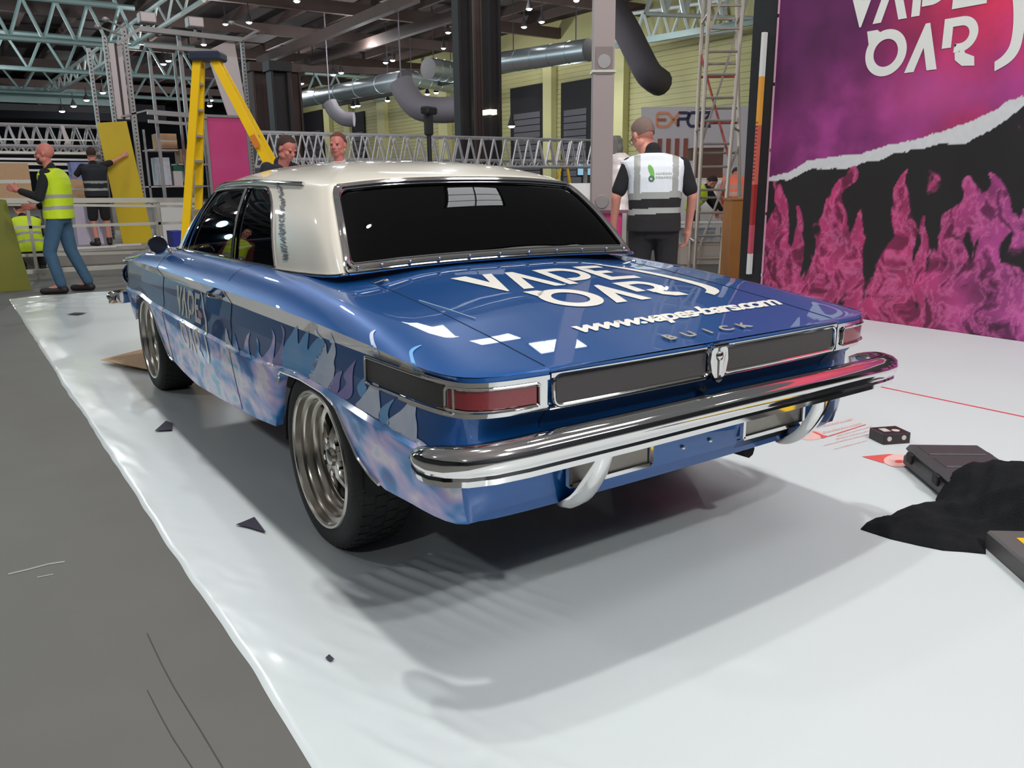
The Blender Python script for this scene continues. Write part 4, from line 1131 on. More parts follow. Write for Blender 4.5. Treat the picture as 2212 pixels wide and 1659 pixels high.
for i, (px, py) in enumerate(lamps):
    z = 8.8 if py < 140 else (8.4 if py < 200 else 7.6)
    if py > 220: z = 6.8
    if py > 260: z = 3.4
    p = onz(px, py, z); dd = (p-CAM).length; r = max(.14, dd*5.0/FPX)
    big = (px in (1143, 538))
    if px in (958, 984, 487, 1245): r *= .9
    t = thing('ceiling_lamp', lamp_where[i], 'lamp', p, 0, 'lit hall lamps')
    b = MB(); b.lathe([(0, -r*.55), (r*.5, -r*.48), (r*.85, -r*.25), (r*1.0, .0), (r*.9, .02)], n=14); build('lamp_face', b, M_LAMP, t, local=True, smooth=True)
    b = MB(); b.lathe([(r*1.05, -.01), (r*1.08, .03), (r*.5, .30), (r*.3, .42), (0, .43)], n=14); b.tube((0, 0, .4), (0, 0, .9), .03, 5); build('lamp_housing', b, M_DARKST, t, local=True, smooth=True)
for i, (x, y, z) in enumerate(LAMPS[:5]):
    t = thing('ceiling_lamp', ['high-bay lamp farthest behind the camera', 'high-bay lamp nearer behind the camera', 'high-bay lamp over the car bumper', 'high-bay lamp over the car roof', 'high-bay lamp high over the right of the car'][i], 'lamp', (x, y, z+.35), 0, 'lamps above the stand')
    b = MB(); b.lathe([(.2, -.02), (.22, .03), (.12, .3), (0, .4)], n=14); b.tube((0, 0, .4), (0, 0, 2.2), .03, 5); build('lamp_housing', b, M_DARKST, t, local=True, smooth=True)

# glazed rooflights / light panels overhead (they mirror in the rear window and on the boot lid)
def light_panel(label, c, sx, sy, nx, ny, rz=0, group=None, tilt=None):
    t = thing('light_panel', label, 'light panel', c, rz, group)
    w = sx/nx; h = sy/ny
    for i in range(nx):
        for j in range(ny):
            b = MB(); b.box((-sx/2+i*w+.02, -sy/2+j*h+.02, 0), (-sx/2+(i+1)*w-.02, -sy/2+(j+1)*h-.02, .02)); build('pane', b, M_BANK, t, local=True)
    b = MB(); b.box((-sx/2-.04, -sy/2-.04, .02), (sx/2+.04, sy/2+.04, .06)); build('panel_frame', b, M_DARKST, t, local=True)
    return t
light_panel('glowing six-pane rooflight overhead, mirrored in the rear window', (4.6, 1.75, 8.5), .9, 1.35, 2, 3)
light_panel('glowing rooflight mirrored at the left of the boot lid', (7.9, 15.6, 8.5), 2.0, 1.0, 2, 1)
light_panel('glowing rooflight mirrored low on the boot lid corner', (9.3, 13.9, 8.5), 1.2, .7, 2, 1)
light_panel('glowing rooflight mirrored beside the lid seam', (10.6, 12.9, 8.5), 1.5, .6, 3, 1)
light_panel('long glowing light strip high over the right of the stand, mirrored in the bumper', (3.4, -3.0, 8.5), 5.6, 1.8, 3, 1)
light_panel('second long glowing light strip behind the camera, mirrored low in the bumper', (5.6, -8.8, 8.5), 4.6, 1.4, 3, 1)

# ducts
def duct(label, p0, p1, z, r, m=None, cap=True):
    a = onz(*p0, z); c = onz(*p1, z); t = thing('air_duct', label, 'duct', (a+c)/2)
    n = 5; d = (c-a)/n
    for i in range(n):
        b = MB(); b.tube(a+d*i, a+d*(i+1)-d*.01, r, 20); build('duct_section', b, m or M_DUCT, t, smooth=True)
    for q in (a+d*.7, c-d*.7):
        b = MB(); b.tube(q, Vector((q.x, q.y, HZ)), .03, 5); build('hanger_rod', b, M_DARKST, t)
    for q, e in ((a, -1), (c, 1)):
        b = MB(); b.tube(q+d*.001*e, q+d*.012*e, r*1.02, 20); build('duct_end', b, M_DARKST, t)
    for i in range(1, n):
        b = MB(); b.tube(a+d*i-d*.012, a+d*i+d*.012, r*1.04, 20); build('duct_collar', b, M_DUCT, t, smooth=True)
    return t
duct('large bright silver duct between the dark columns and the grey post', (1085, 135), (1272, 108), 7.4, .52)
duct('long silver duct sloping up across the middle of the roof', (655, 215), (875, 172), 7.4, .55)
duct('silver duct above the red hoarding left of the dark columns', (925, 148), (1005, 160), 7.8, .6)
duct('thin silver duct behind the dark beam at centre', (870, 165), (990, 190), 7.8, .45)
def hose(label, pts, r, m):
    P = catmull([Vector(p) for p in pts], 6); b = MB(); b.path(P, r, 14); t = thing('flexible_duct', label, 'duct', P[0]); build('hose', b, m, t, smooth=True); b = MB(); b.tube(P[0], Vector((P[0].x, P[0].y, HZ-.03)), .035, 6); build('duct_riser', b, m, t, smooth=True); return t
M_HOSE = mat('grey_fabric_duct', srgb(128, 122, 130), rough=.6, vary=.1, scale=1)
hose('fat grey elbow duct dropping beside the grey post', [at(1322, 20, 36), at(1350, 60, 36), at(1380, 120, 36), at(1402, 160, 36), at(1425, 178, 37)], .6, mat('dark_grey_fabric_duct', srgb(92, 86, 92), rough=.8, vary=.1, scale=1))
hose('grey duct elbow dropping left of the red hoarding', [at(866, 178, 40), at(880, 205, 40), at(905, 232, 40), at(950, 238, 40), at(985, 236, 40)], .62, M_HOSE)
hose('thin grey duct elbow behind the man with cropped hair', [at(712, 222, 48), at(722, 240, 48), at(742, 256, 48), at(765, 258, 48)], .42, M_HOSE)
# columns
def column(label, px0, px1, ptop, pbot, depth, m, n=1, group=None):
    a = at(px0, 300, depth); c = at(px1, 300, depth); zt = at(px0, ptop, depth).z; w = (c-a).length; ce = (a+c)/2
    t = thing('hall_column', label, 'column', (ce.x, ce.y, 0), 0, group)
    b = MB(); b.box((-w/2, -.03, 0), (w/2, .03, zt)); build('column_web', b, m, t, local=True)
    for s in (-1, 1):
        b = MB(); b.box((s*w/2-.04, -w*.45, 0), (s*w/2+.04, w*.45, zt)); build('column_flange', b, m, t, local=True)
    b = MB(); b.box((-w*.7, -w*.6, zt-.3), (w*.7, w*.6, zt)); build('column_head', b, m, t, local=True)
    return t
column('dark steel column left of centre, left one of the close pair', 990, 1018, -20, 300, 22, M_DARKST)
column('dark steel column left of centre, right one of the close pair', 1052, 1078, -20, 165, 22, M_DARKST)
column('slim dark steel column rising behind the pair, down to the truss', 1024, 1042, -20, 300, 26, M_BROWNST)
column('broad brown column right of the white tower panel', 553, 590, 143, 285, 30, M_BROWNST)
column('black column standing beside the broad brown column', 593, 628, 140, 285, 27, M_DARKST)
column('narrow brown column at the edge of the yellow wall', 634, 654, 145, 280, 32, M_BROWNST)
# hanging red hoarding
b = MB(); a = at(1000, 212, 42); c = at(1012, 300, 42); b.box((a.x-.1, a.y-.15, 0), (a.x+.55, a.y+.1, a.z)); solo('hoarding', b, mat('bright_red_panel', srgb(226, 74, 52), rough=.5, vary=.06), 'tall bright red panel standing left of the dark columns', 'panel')
b = MB(); p = at(1064, 242, 21.6); b.box((p.x-.11, p.y-.04, p.z-.065), (p.x+.11, p.y+.32, p.z+.065)); solo('exit_sign', b, mat('lit_sign_face', (1, .85, .5), emit=2.0, vary=.02), 'small lit sign on the right one of the dark columns', 'sign')
# very dark bulkhead low in the far left
b = MB(); a = ony(-200, 205, 84); c = ony(262, 262, 84); b.box((a.x, 84, c.z), (c.x+4, 84.4, a.z)); solo('far_bulkhead', b, mat('very_dark_bulkhead', srgb(12, 12, 22), rough=.9), 'black bulkhead band under the far lamps at left', 'bulkhead')
for i, (p0, p1, py, h) in enumerate(((-150, 262, 190, 1.3), (-150, 262, 205, 1.0), (-150, 262, 225, .8))):
    a = ony(p0, py, 74-i*.5); c = ony(p1, py, 74-i*.5); b = MB(); b.bar((a.x, a.y, a.z), (c.x, c.y, a.z), .3, h*.6, up=(0, 0, 1)); solo('cable_tray', b, M_STEEL if i < 2 else M_DARKST, ['pale tray running level under the far left trusses, upper', 'pale tray running level under the far left trusses, middle', 'dark tray running level just above the black bulkhead'][i], 'cable tray')
# ================================================================== banner wall
WX = 5.07
WY1, WY0, WZ = 3.95, -2.2, 4.2
def hexc(r, g, b_): return srgb(r, g, b_)
def tear(u):  # bottom edge / top edge of the torn white strip, u = -y
    T = [(-3.95, 1.295), (-3.684, 1.341), (-3.51, 1.441), (-3.168, 1.476), (-2.946, 1.486), (-2.721, 1.546), (-2.487, 1.578), (-2.236, 1.638), (-2.031, 1.696), (-1.855, 1.767), (-1.73, 1.839), (-1.633, 1.867), (-1.0, 2.12), (0, 2.4), (2.4, 2.9)]
    B = [(-3.95, 1.255), (-3.701, 1.265), (-3.459, 1.365), (-3.284, 1.362), (-3.054, 1.357), (-2.938, 1.407), (-2.765, 1.42), (-2.639, 1.476), (-2.391, 1.508), (-2.224, 1.541), (-2.027, 1.533), (-1.91, 1.597), (-1.768, 1.672), (-1.702, 1.734), (-1.623, 1.786), (-1.0, 2.02), (0, 2.3), (2.4, 2.8)]
    j = .012*noise.noise(Vector((u*14, 0, 0)))+.006*noise.noise(Vector((u*45, 4, 0)))
    j2 = .012*noise.noise(Vector((u*12, 7, 0)))+.008*noise.noise(Vector((u*38, 9, 0)))
    return pw(u, [p[0] for p in T], [p[1] for p in T])+j, pw(u, [p[0] for p in B], [p[1] for p in B])+j2
# envelope of the printed flames: tongues (u centre at base, tip u, tip z, half width)
TONG = [(-3.80, -3.80, 1.32, .26), (-3.58, -3.56, 1.02, .14), (-3.20, -3.12, 1.40, .33), (-2.93, -2.90, 1.0, .18), (-2.60, -2.46, 1.34, .26), (-2.40, -2.28, .95, .13), (-2.05, -1.98, 1.28, .30), (-1.75, -1.76, 1.30, .34), (-1.55, -1.50, 1.05, .25), (-1.1, -1.1, 1.45, .3), (-.6, -.5, 1.6, .3), (-.1, 0, 1.5, .3), (.5, .5, 1.6, .3), (1.2, 1.1, 1.5, .35), (1.8, 1.9, 1.6, .3)]
def flame_density(u, z):
    m = 0.0
    wob = .10*noise.noise(Vector((u*2.2, z*3.0, 1.3)))+.05*noise.noise(Vector((u*6, z*6, 2.3)))
    for cb, ct, tz, w in TONG:
        if z > tz: continue
        h = z/tz; c = lerp(cb, ct, h)+wob*(.5+h*.6)+.04*math.sin(z*9+cb*7)*h
        ww = w*(1-h)**.62*(1+.5*noise.noise(Vector((u*1.5, z*4.5, cb))))+.012
        d = 1-abs(u-c)/max(ww, .01)
        if d > m: m = d
    base = max(0, 1-z/.62)*.8
    m = max(m, base-.15*0)
    n1 = noise.fractal(Vector((u*5+2*noise.noise(Vector((u*3, z*2.2, 0))), z*2.4, 3.1)), 0.8, 2.1, 5)
    v = min(1, m*2.6)+n1*.85-.12
    return v
def banner_color(u, z):
    t1, t0 = tear(u)
    if t0 < z < t1:
        g = .93+.05*noise.noise(Vector((u*20, z*20, 0))); return (.62*g, .62*g, .64*g)
    if z >= t1:
        # violet at left, hot pink to red at right, drifting smoke
        k = smooth01((u+3.5)/2.1); kz = smooth01((z-1.3)/1.6)
        a = Vector(hexc(84, 20, 76)); m_ = Vector(hexc(112, 26, 88)); r = Vector(hexc(206, 44, 80)); pk = Vector(hexc(146, 52, 122))
        c = a.lerp(m_, min(1, k*1.6)).lerp(r, smooth01((u+2.95+.25*noise.noise(Vector((u, z, 4))))/1.1)*(.55+.45*kz))
        lowband = math.exp(-((z-t1-.28)/.38)**2)
        s = max(0, noise.fractal(Vector((u*1.7, z*1.9, 6)), .9, 2, 5)+.28)
        c = c.lerp(pk, min(.9, lowband*(.45+s*1.1)))
        c = c*(1+.35*noise.fractal(Vector((u*2.6, z*2.6, 11)), .9, 2, 4))
        sw = max(0, math.exp(-((u+2.35)**2)/.25-((z-1.95)**2)/.05)); c = c.lerp(Vector(hexc(196, 74, 140)), sw*.5)
        return tuple(max(0, x) for x in c)
    v = flame_density(u, z)
    if z > 1.22 and v < .9: v -= .1
    k = smooth01((v-.30)/.28)
    base = Vector((.010, .008, .009)); pk = Vector(hexc(186, 56, 112)).lerp(Vector(hexc(172, 70, 140)), smooth01((u+2.5)/1.0))
    wisp = noise.fractal(Vector((u*9+1.5*noise.noise(Vector((u*4, z*4, 1))), z*4.5, 8)), .7, 2.2, 5)
    rid = max(0, 1-abs(wisp)*5)
    pk = pk*(.72+.40*noise.fractal(Vector((u*3.2, z*3.4, 2)), .8, 2, 4))
    pk = pk.lerp(Vector(hexc(226, 120, 172)), rid*.42)
    pk = pk*(1-.62*smooth01((wisp-.18)/.3))
    c = base.lerp(pk, k); return tuple(max(0, x) for x in c)
bw = thing('banner_wall', 'tall stand wall printed with pink flames, torn white strip and white lettering', 'banner wall', (WX+.06, .9, 0))
b = MB(); b.box((WX+.004, WY0, 0), (WX+.14, WY1-.012, WZ)); build('panel_core', b, M_BLK, bw)
us = []; u = -WY1+.012
while u < -.9: us.append(u); u += .0125
while u < -WY0: us.append(u); u += .05
zs = [0.0]; z = 0
while z < WZ-.02: z += .0125 if z < 2.4 else .03; zs.append(min(z, WZ-.01))
vs = []; cols = []
for u in us:
    for z in zs: vs.append((WX-bw.location.x, -u-bw.location.y, z)); cols.append(banner_color(u, z))
m_ = len(zs); fs = []
for i in range(len(us)-1):
    for j in range(m_-1): fs.append((i*m_+j, i*m_+j+1, (i+1)*m_+j+1, (i+1)*m_+j))
me = bpy.data.meshes.new('printed_skin'); me.from_pydata(vs, [], fs)
ca = me.color_attributes.new('print', 'FLOAT_COLOR', 'POINT')
flat = []
for c in cols: flat += [c[0], c[1], c[2], 1.0]
ca.data.foreach_set('color', flat)
mp_ = bpy.data.materials.new('flame_banner_print'); mp_.use_nodes = True; nt = mp_.node_tree; bs = nt.nodes['Principled BSDF']
at_ = nt.nodes.new('ShaderNodeAttribute'); at_.attribute_name = 'print'; nt.links.new(at_.outputs['Color'], bs.inputs['Base Color']); bs.inputs['Roughness'].default_value = .55
n3 = nt.nodes.new('ShaderNodeTexNoise'); n3.inputs['Scale'].default_value = 900; bp3 = nt.nodes.new('ShaderNodeBump'); bp3.inputs['Strength'].default_value = .05
nt.links.new(n3.outputs['Fac'], bp3.inputs['Height']); nt.links.new(bp3.outputs[0], bs.inputs['Normal'])
me.materials.append(mp_); skin = bpy.data.objects.new('printed_skin', me); COL.objects.link(skin); skin.parent = bw
M_LETW = mat('white_wall_lettering', srgb(214, 214, 210), rough=.6, vary=.02)
for nm, polys in logo():
    def f(u, v): return Vector((WX-.003, 3.061-u, 2.57+v))
    f.ref = Vector((-1, 0, 0))
    decal_mesh('logo_'+nm, polys, f, M_LETW, bw, .5, .5, thick=.002)
# frame edge and end face
b = MB(); b.box((WX-.012, WY1-.012, 0), (WX+.0, WY1+.002, WZ)); build('edge_trim', b, mat('pale_pink_edge', srgb(196, 150, 170), rough=.4), bw)
b = MB(); b.box((WX+.0, WY1+.002, 0), (WX+.16, WY1+.30, WZ)); build('end_post', b, M_BLK, bw)
for k in range(6):
    b = MB(); b.box((WX-.014, WY1-.014, .3+k*.62), (WX+.002, WY1+.004, .33+k*.62)); build('edge_clip', b, M_CHROME, bw)
# striped measuring staff leaning on the end post
st = thing('striped_pole', 'tall pole banded white, amber and red leaning on the black end of the banner wall', 'pole', (WX-.05, WY1+.17, 0))
def pp(py): q = onx(1648-(py-70)*.0461*0-0, py, WX-.05); return q
A0 = Vector((WX-.045, WY1+.15, .0)); A1 = onx(1652, 70, WX-.045)
PB = onx(1618, 590, WX-.045)
d = (A1-PB); d.normalize()
segs = [(70, 160, (206, 206, 204)), (160, 262, (214, 150, 60)), (262, 390, (196, 96, 84)), (390, 480, (150, 44, 44)), (480, 545, (176, 76, 92)), (545, 592, (206, 206, 206))]
def onp(py): t = (py-70)/(590-70); return A1.lerp(PB, t)
for i, (a, c, colr) in enumerate(segs):
    b = MB(); b.bar(onp(a), onp(c), .035, .05, up=(1, 0, 0)); build('pole_band', b, mat('pole_band_%d' % i, srgb(*colr), rough=.45), st)
for k in range(16):
    q = onp(256+k*8.2); b = MB(); b.bar(q-Vector((.03, .012, 0)), q-Vector((.03, -.012, 0)), .004, .006); build('tick_mark', b, mat('tick_dark', srgb(96, 50, 44)), st)

# rows of print on the film, too faint to read: short dashes
random.seed(11)
def dash_row(p0, p1, hpx, m, par, z=fz+.0006):
    a = Vector(p0); c = Vector(p1); L_ = (c-a).length; d = (c-a)/L_; t = 0; polys = []
    while t < L_:
        w = random.uniform(2.0, 5.5); e = min(L_, t+w); n = Vector((d.y, -d.x))*hpx*random.uniform(.55, 1)
        q0, q1 = a+d*t, a+d*e; polys.append(fpx([tuple(q0), tuple(q1), (q1.x+n.x+1, q1.y+n.y), (q0.x+n.x+1, q0.y+n.y)])); t = e+random.uniform(.8, 2.6)
    fdec('faint_print_row', polys, m, par, z)
for (p0, p1, h, m) in (((1748, 929), (1842, 908), 5, Mtx), ((1778, 937), (1862, 917), 6, Mtx), ((1808, 943), (1884, 922), 3, Mtx), ((1806, 950), (1896, 927), 3, Mtx), ((1778, 964), (1880, 938), 3, Mtx), ((1802, 971), (1872, 953), 2.5, Mtx)):
    dash_row(p0, p1, h, m, pr1)
pr2 = thing('printed_mark', 'bright red wedge and circle mark printed on the film beside the tool case', 'printed mark', (1.62, .45, 0))
pr2loc = pr2
fdec('mark_wedge', [fpx(c8([(800, 528), (1010, 508), (1060, 512), (985, 555), (970, 580)]))], M_RP, pr2, fz+.0006)
fdec('mark_disc', [fpx(c8(ell_px(1090, 560, 120, 50)))], M_RPP, pr2, fz+.0012)
fdec('mark_dot', [fpx(c8(ell_px(1090, 568, 34, 12)))], M_RP, pr2, fz+.0018)

# ================================================================== things on the floor at right
# small black box with pale round marks
bx = thing('black_box', 'small dark box with pale round marks standing on the white film before the case', 'box', (1.885, .605, 0), -2.35+PI/2+.35)
b = MB(); b.bbox((0, 0, .029), (.145, .12, .058), bev=.003); build('carton', b, mat('black_glossy_card', srgb(34, 30, 36), rough=.35, vary=.2, scale=9, color2=srgb(54, 42, 44)), bx, local=True)
for k, (x, z) in enumerate(((-.042, .036), (.036, .038))):
    b = MB(); b.lathe([(0, -.002), (.012, -.002), (.012, 0)], (x, -.060, z-.003), 'Y', 18); build('round_mark', b, mat('cream_spot', srgb(206, 198, 186)), bx, local=True)
b = MB(); b.lathe([(0, .0), (.019, .0), (.019, -.002)], (.022, -.012, .0592), 'Z', 18); build('round_mark', b, mat('cream_spot', srgb(206, 198, 186)), bx, local=True)
b = MB(); b.box((-.045, -.02, .0581), (-.008, .03, .0590)); build('top_label', b, mat('cream_spot', (0, 0, 0)), bx, local=True)
b = MB(); b.box((.0725, -.02, .012), (.0735, .02, .034)); build('side_label', b, mat('cream_spot', (0, 0, 0)), bx, local=True)
# tool case lying flat
M_CASE = mat('dark_grey_case_plastic', srgb(66, 64, 66), rough=.5, vary=.1, scale=20, bump=.15, bscale=120)
CO = Vector((1.50, .30, 0)); ca_ = math.atan2(.50-.33, 1.86-1.56)  # direction of the short end seen from the left
ux = Vector((.86, .50, 0)).normalized(); uy = Vector((.60, -.80, 0)).normalized()
q0 = onz(1957, 1012); q1 = onz(2062, 1062); 
case = thing('tool_case', 'dark grey plastic tool case lying flat on the white film at right', 'case', (1.573, .086, 0), -2.243)
# local frame: x along the long side, y across
b = MB(); b.bbox((.0, 0, .040), (.46, .33, .072), bev=.02); build('case_base', b, M_CASE, case, local=True, smooth=True, angle=30)
b = MB(); b.bbox((.0, 0, .092), (.45, .32, .036), bev=.018); build('case_lid', b, M_CASE, case, local=True, smooth=True, angle=30)
for x0 in (-.13, .03):
    b = MB(); b.bbox((x0, 0, .111), (.12, .24, .010), bev=.006); build('lid_rib', b, M_CASE, case, local=True)
for x0 in (-.14, .12):
    b = MB(); b.bbox((x0, .168, .07), (.05, .014, .05), bev=.004); build('case_latch', b, M_BLK, case, local=True)
    b = MB(); b.bbox((x0, -.168, .07), (.05, .014, .045), bev=.004); build('case_hinge', b, M_BLK, case, local=True)
b = MB(); b.path([Vector((-.08, .17, .06)), Vector((-.08, .205, .06)), Vector((.08, .205, .06)), Vector((.08, .17, .06))], .010, 8); build('case_handle', b, M_BLK, case, local=True, smooth=True)
# black jacket thrown down
M_JKT = mat('black_fabric', srgb(30, 31, 34), rough=.95, vary=.2, scale=12, bump=.5, bscale=160, spec=.15)
def hfield(name, outline, hfun, m, step=.012, base=.006):
    xs_ = [p[0] for p in outline]; ys_ = [p[1] for p in outline]
    def inside(x, y):
        c = False; n = len(outline)
        for i in range(n):
            x1, y1 = outline[i]; x2, y2 = outline[(i+1) % n]
            if (y1 > y) != (y2 > y) and x < (x2-x1)*(y-y1)/(y2-y1)+x1: c = not c
        return c
    def dist(x, y):
        dm = 9
        for i in range(len(outline)):
            a = Vector(outline[i]); c = Vector(outline[(i+1) % len(outline)]); p = Vector((x, y)); t = max(0, min(1, (p-a).dot(c-a)/max(1e-9, (c-a).length_squared)))
            dm = min(dm, (p-a-(c-a)*t).length)
        return dm
    bm = bmesh.new(); vs = [bm.verts.new((x, y, 0)) for x, y in outline]
    tr = geometry.tessellate_polygon([[Vector((x, y, 0)) for x, y in outline]])
    for t in tr: bm.faces.new([vs[i] for i in t])
    cutmesh(bm, [step*i for i in range(int(min(xs_)/step)+0-1, int(max(xs_)/step)+2)], [step*i for i in range(int(min(ys_)/step)-1, int(max(ys_)/step)+2)])
    bmesh.ops.remove_doubles(bm, verts=bm.verts, dist=1e-5)
    for v in bm.verts:
        x, y = v.co.x, v.co.y; dd = dist(x, y); v.co.z = base+hfun(x, y, dd)
    bm.normal_update()
    if sum(f.normal.z for f in bm.faces) < 0: bmesh.ops.reverse_faces(bm, faces=bm.faces[:])
    r = bmesh.ops.extrude_edge_only(bm, edges=[e for e in bm.edges if e.is_boundary])
    for v in [g for g in r['geom'] if isinstance(g, bmesh.types.BMVert)]: v.co.z = .0045
    bmesh.ops.recalc_face_normals(bm, faces=bm.faces[:])
    c = Vector((sum(xs_)/len(xs_), sum(ys_)/len(ys_), 0))
    for v in bm.verts: v.co -= c
    me = bpy.data.meshes.new(name); bm.to_mesh(me); bm.free(); me.materials.append(m)
    for p in me.polygons: p.use_smooth = True
    o = bpy.data.objects.new(name, me); COL.objects.link(o); o.location = c; return o
jo = [(.81, .07), (.88, .09), (.95, .095), (1.02, .075), (1.08, .085), (1.16, .06), (1.25, .02), (1.31, .06), (1.39, .09), (1.47, .04), (1.58, -.03), (1.72, -.14), (1.86, -.26), (1.78, -.48), (1.50, -.52), (1.26, -.42), (1.13, -.30), (1.04, -.265), (.97, -.30), (.93, -.25), (.88, -.20), (.85, -.13), (.82, -.04)]
def jh(x, y, dd):
    k = 1-math.exp(-dd/.040); far = smooth01((x-1.12)/.30)
    h = k*(.026+.150*far)
    f = noise.fractal(Vector((x*5, y*5, 1)), .8, 2, 4)
    f2 = abs(noise.noise(Vector((x*9+y*7, (y-x)*3, 4)))); f3 = abs(noise.noise(Vector((x*4-y*12, x*3, 9))))
    return max(.002, h+k*(.022*f+.050*(.35-f2)+.030*(.3-f3)))
jk = hfield('jacket', jo, jh, M_JKT); tag(jk, 'crumpled black fabric jacket lying on the white film in front of the tool case', 'jacket')
# grey kit board with a yellow label
plank = thing('grey_case', 'flat grey case with a yellow warning label, half under the black jacket', 'case', (.893, -.700, 0), .891)
b = MB(); b.bbox((-.03, 0, .035), (.90, .34, .07), bev=.008); build('case_body', b, mat('grey_plastic_trim', srgb(92, 90, 90), rough=.5, vary=.08, scale=14), plank, local=True)
b = MB(); b.bbox((.02, -.02, .0715), (.66, .25, .004), bev=.001); yl = build('yellow_label', b, mat('yellow_label', srgb(226, 184, 28), rough=.5, vary=.06), plank, local=True)
b = MB(); b.path([Vector((-.02+.05*math.cos(t)+.14, .02+.05*math.sin(t), .074)) for t in [2*PI*k/24 for k in range(24)]], .004, 6, closed=True); b.bar((.12, -.01, .074), (.12, .04, .074), .008, .004); build('label_symbol', b, M_BLK, yl, local=True)
# ================================================================== people
M_SKIN = mat('skin', srgb(208, 140, 122), rough=.55, vary=.08, scale=12)
M_SKIN2 = mat('ruddy_skin', srgb(196, 120, 108), rough=.55, vary=.08, scale=12)
M_HAIR = mat('short_dark_hair', srgb(60, 44, 38), rough=.85, vary=.2, scale=80)
M_HAIRG = mat('grey_stubble_hair', srgb(120, 100, 92), rough=.85, vary=.15, scale=90)
M_EYE = mat('eye_dark', srgb(40, 30, 28), rough=.3)
M_LIP = mat('lip', srgb(158, 88, 84), rough=.5)
M_SHIRT = mat('black_cotton', srgb(28, 28, 32), rough=.9, vary=.2, scale=20, bump=.3, bscale=30)
M_TROU = mat('black_trousers', srgb(34, 32, 34), rough=.9, vary=.2, scale=14, bump=.3, bscale=24)
M_JEAN = mat('blue_denim', srgb(62, 92, 118), rough=.9, vary=.2, scale=14, bump=.3, bscale=30)
M_BOOT = mat('dark_boot', srgb(38, 34, 34), rough=.6, vary=.1)
M_HIVIS = mat('hi_vis_yellow', srgb(200, 226, 30), rough=.6, vary=.08, scale=10, bump=.3, bscale=26)
M_REFL = mat('grey_reflective_tape', srgb(160, 162, 158), rough=.4, vary=.06, scale=30)
M_VWHITE = mat('white_vest_fabric', srgb(226, 230, 236), rough=.7, vary=.03, scale=8, bump=.3, bscale=24)
M_ORANGE = mat('hi_vis_orange', srgb(246, 120, 92), rough=.6, vary=.08, scale=10)

def remesh_obj(name, mb, material, parent, voxel=.009, smooth_it=2, matfn=None, mats=None, subs=None):
    me = bpy.data.meshes.new(name); me.from_pydata([tuple(v) for v in mb.v], [], mb.f)
    bm = bmesh.new(); bm.from_mesh(me); bmesh.ops.recalc_face_normals(bm, faces=bm.faces); bm.to_mesh(me); bm.free()
    t = bpy.data.objects.new('tmp', me); COL.objects.link(t)
    r = t.modifiers.new('r', 'REMESH'); r.mode = 'VOXEL'; r.voxel_size = voxel; r.use_smooth_shade = True
    if smooth_it: sm = t.modifiers.new('s', 'SMOOTH'); sm.iterations = smooth_it; sm.factor = .5
    dg = bpy.context.evaluated_depsgraph_get(); me2 = bpy.data.meshes.new_from_object(t.evaluated_get(dg)); bpy.data.objects.remove(t)
    me2.name = name
    me2.materials.clear()
    for m in (mats or [material]): me2.materials.append(m)
    if matfn:
        for p in me2.polygons: p.material_index = matfn(p.center)
    for p in me2.polygons: p.use_smooth = True
    o = bpy.data.objects.new(name, me2); COL.objects.link(o); o.parent = parent; return o
def capsule(mb, p0, p1, r0, r1, n=14):
    """closed tapered limb with rounded ends"""
    p0 = Vector(p0); p1 = Vector(p1); d = (p1-p0); L_ = d.length
    if L_ < 1e-6: return
    d.normalize(); a = d.orthogonal().normalized(); b_ = d.cross(a); rows = []
    prof = [(-r0*.999, .001)]+[(-r0*math.cos(t), r0*math.sin(t)) for t in (.35, .7, 1.1, 1.5)]+[(L_+r1*math.sin(t), r1*math.cos(t)) for t in (.05, .45, .85, 1.2)]+[(L_+r1*.999, .001)]
    for i in range(n):
        t = 2*PI*i/n; e = a*math.cos(t)+b_*math.sin(t); rows.append([p0+d*h+e*r for h, r in prof])
    mb.grid(rows, closed_u=True)
def limb(mb, pts, rs):
    for i in range(len(pts)-1): capsule(mb, pts[i], pts[i+1], rs[i], rs[i+1])
def loft(mb, rings, n=20, power=2.3):
    """rings: (centre, right, fwd, rx, ry) closed solid"""
    rows = []
    for i in range(n):
        t = 2*PI*i/n; c, s = math.cos(t), math.sin(t); col = []
        for ce, rg, fw, rx, ry in rings:
            x = abs(c)**(2/power)*(1 if c >= 0 else -1)*rx; y = abs(s)**(2/power)*(1 if s >= 0 else -1)*ry
            col.append(Vector(ce)+Vector(rg)*x+Vector(fw)*y)
        col = [Vector(rings[0][0])]+col+[Vector(rings[-1][0])]
        rows.append(col)
    mb.grid(rows, closed_u=True)
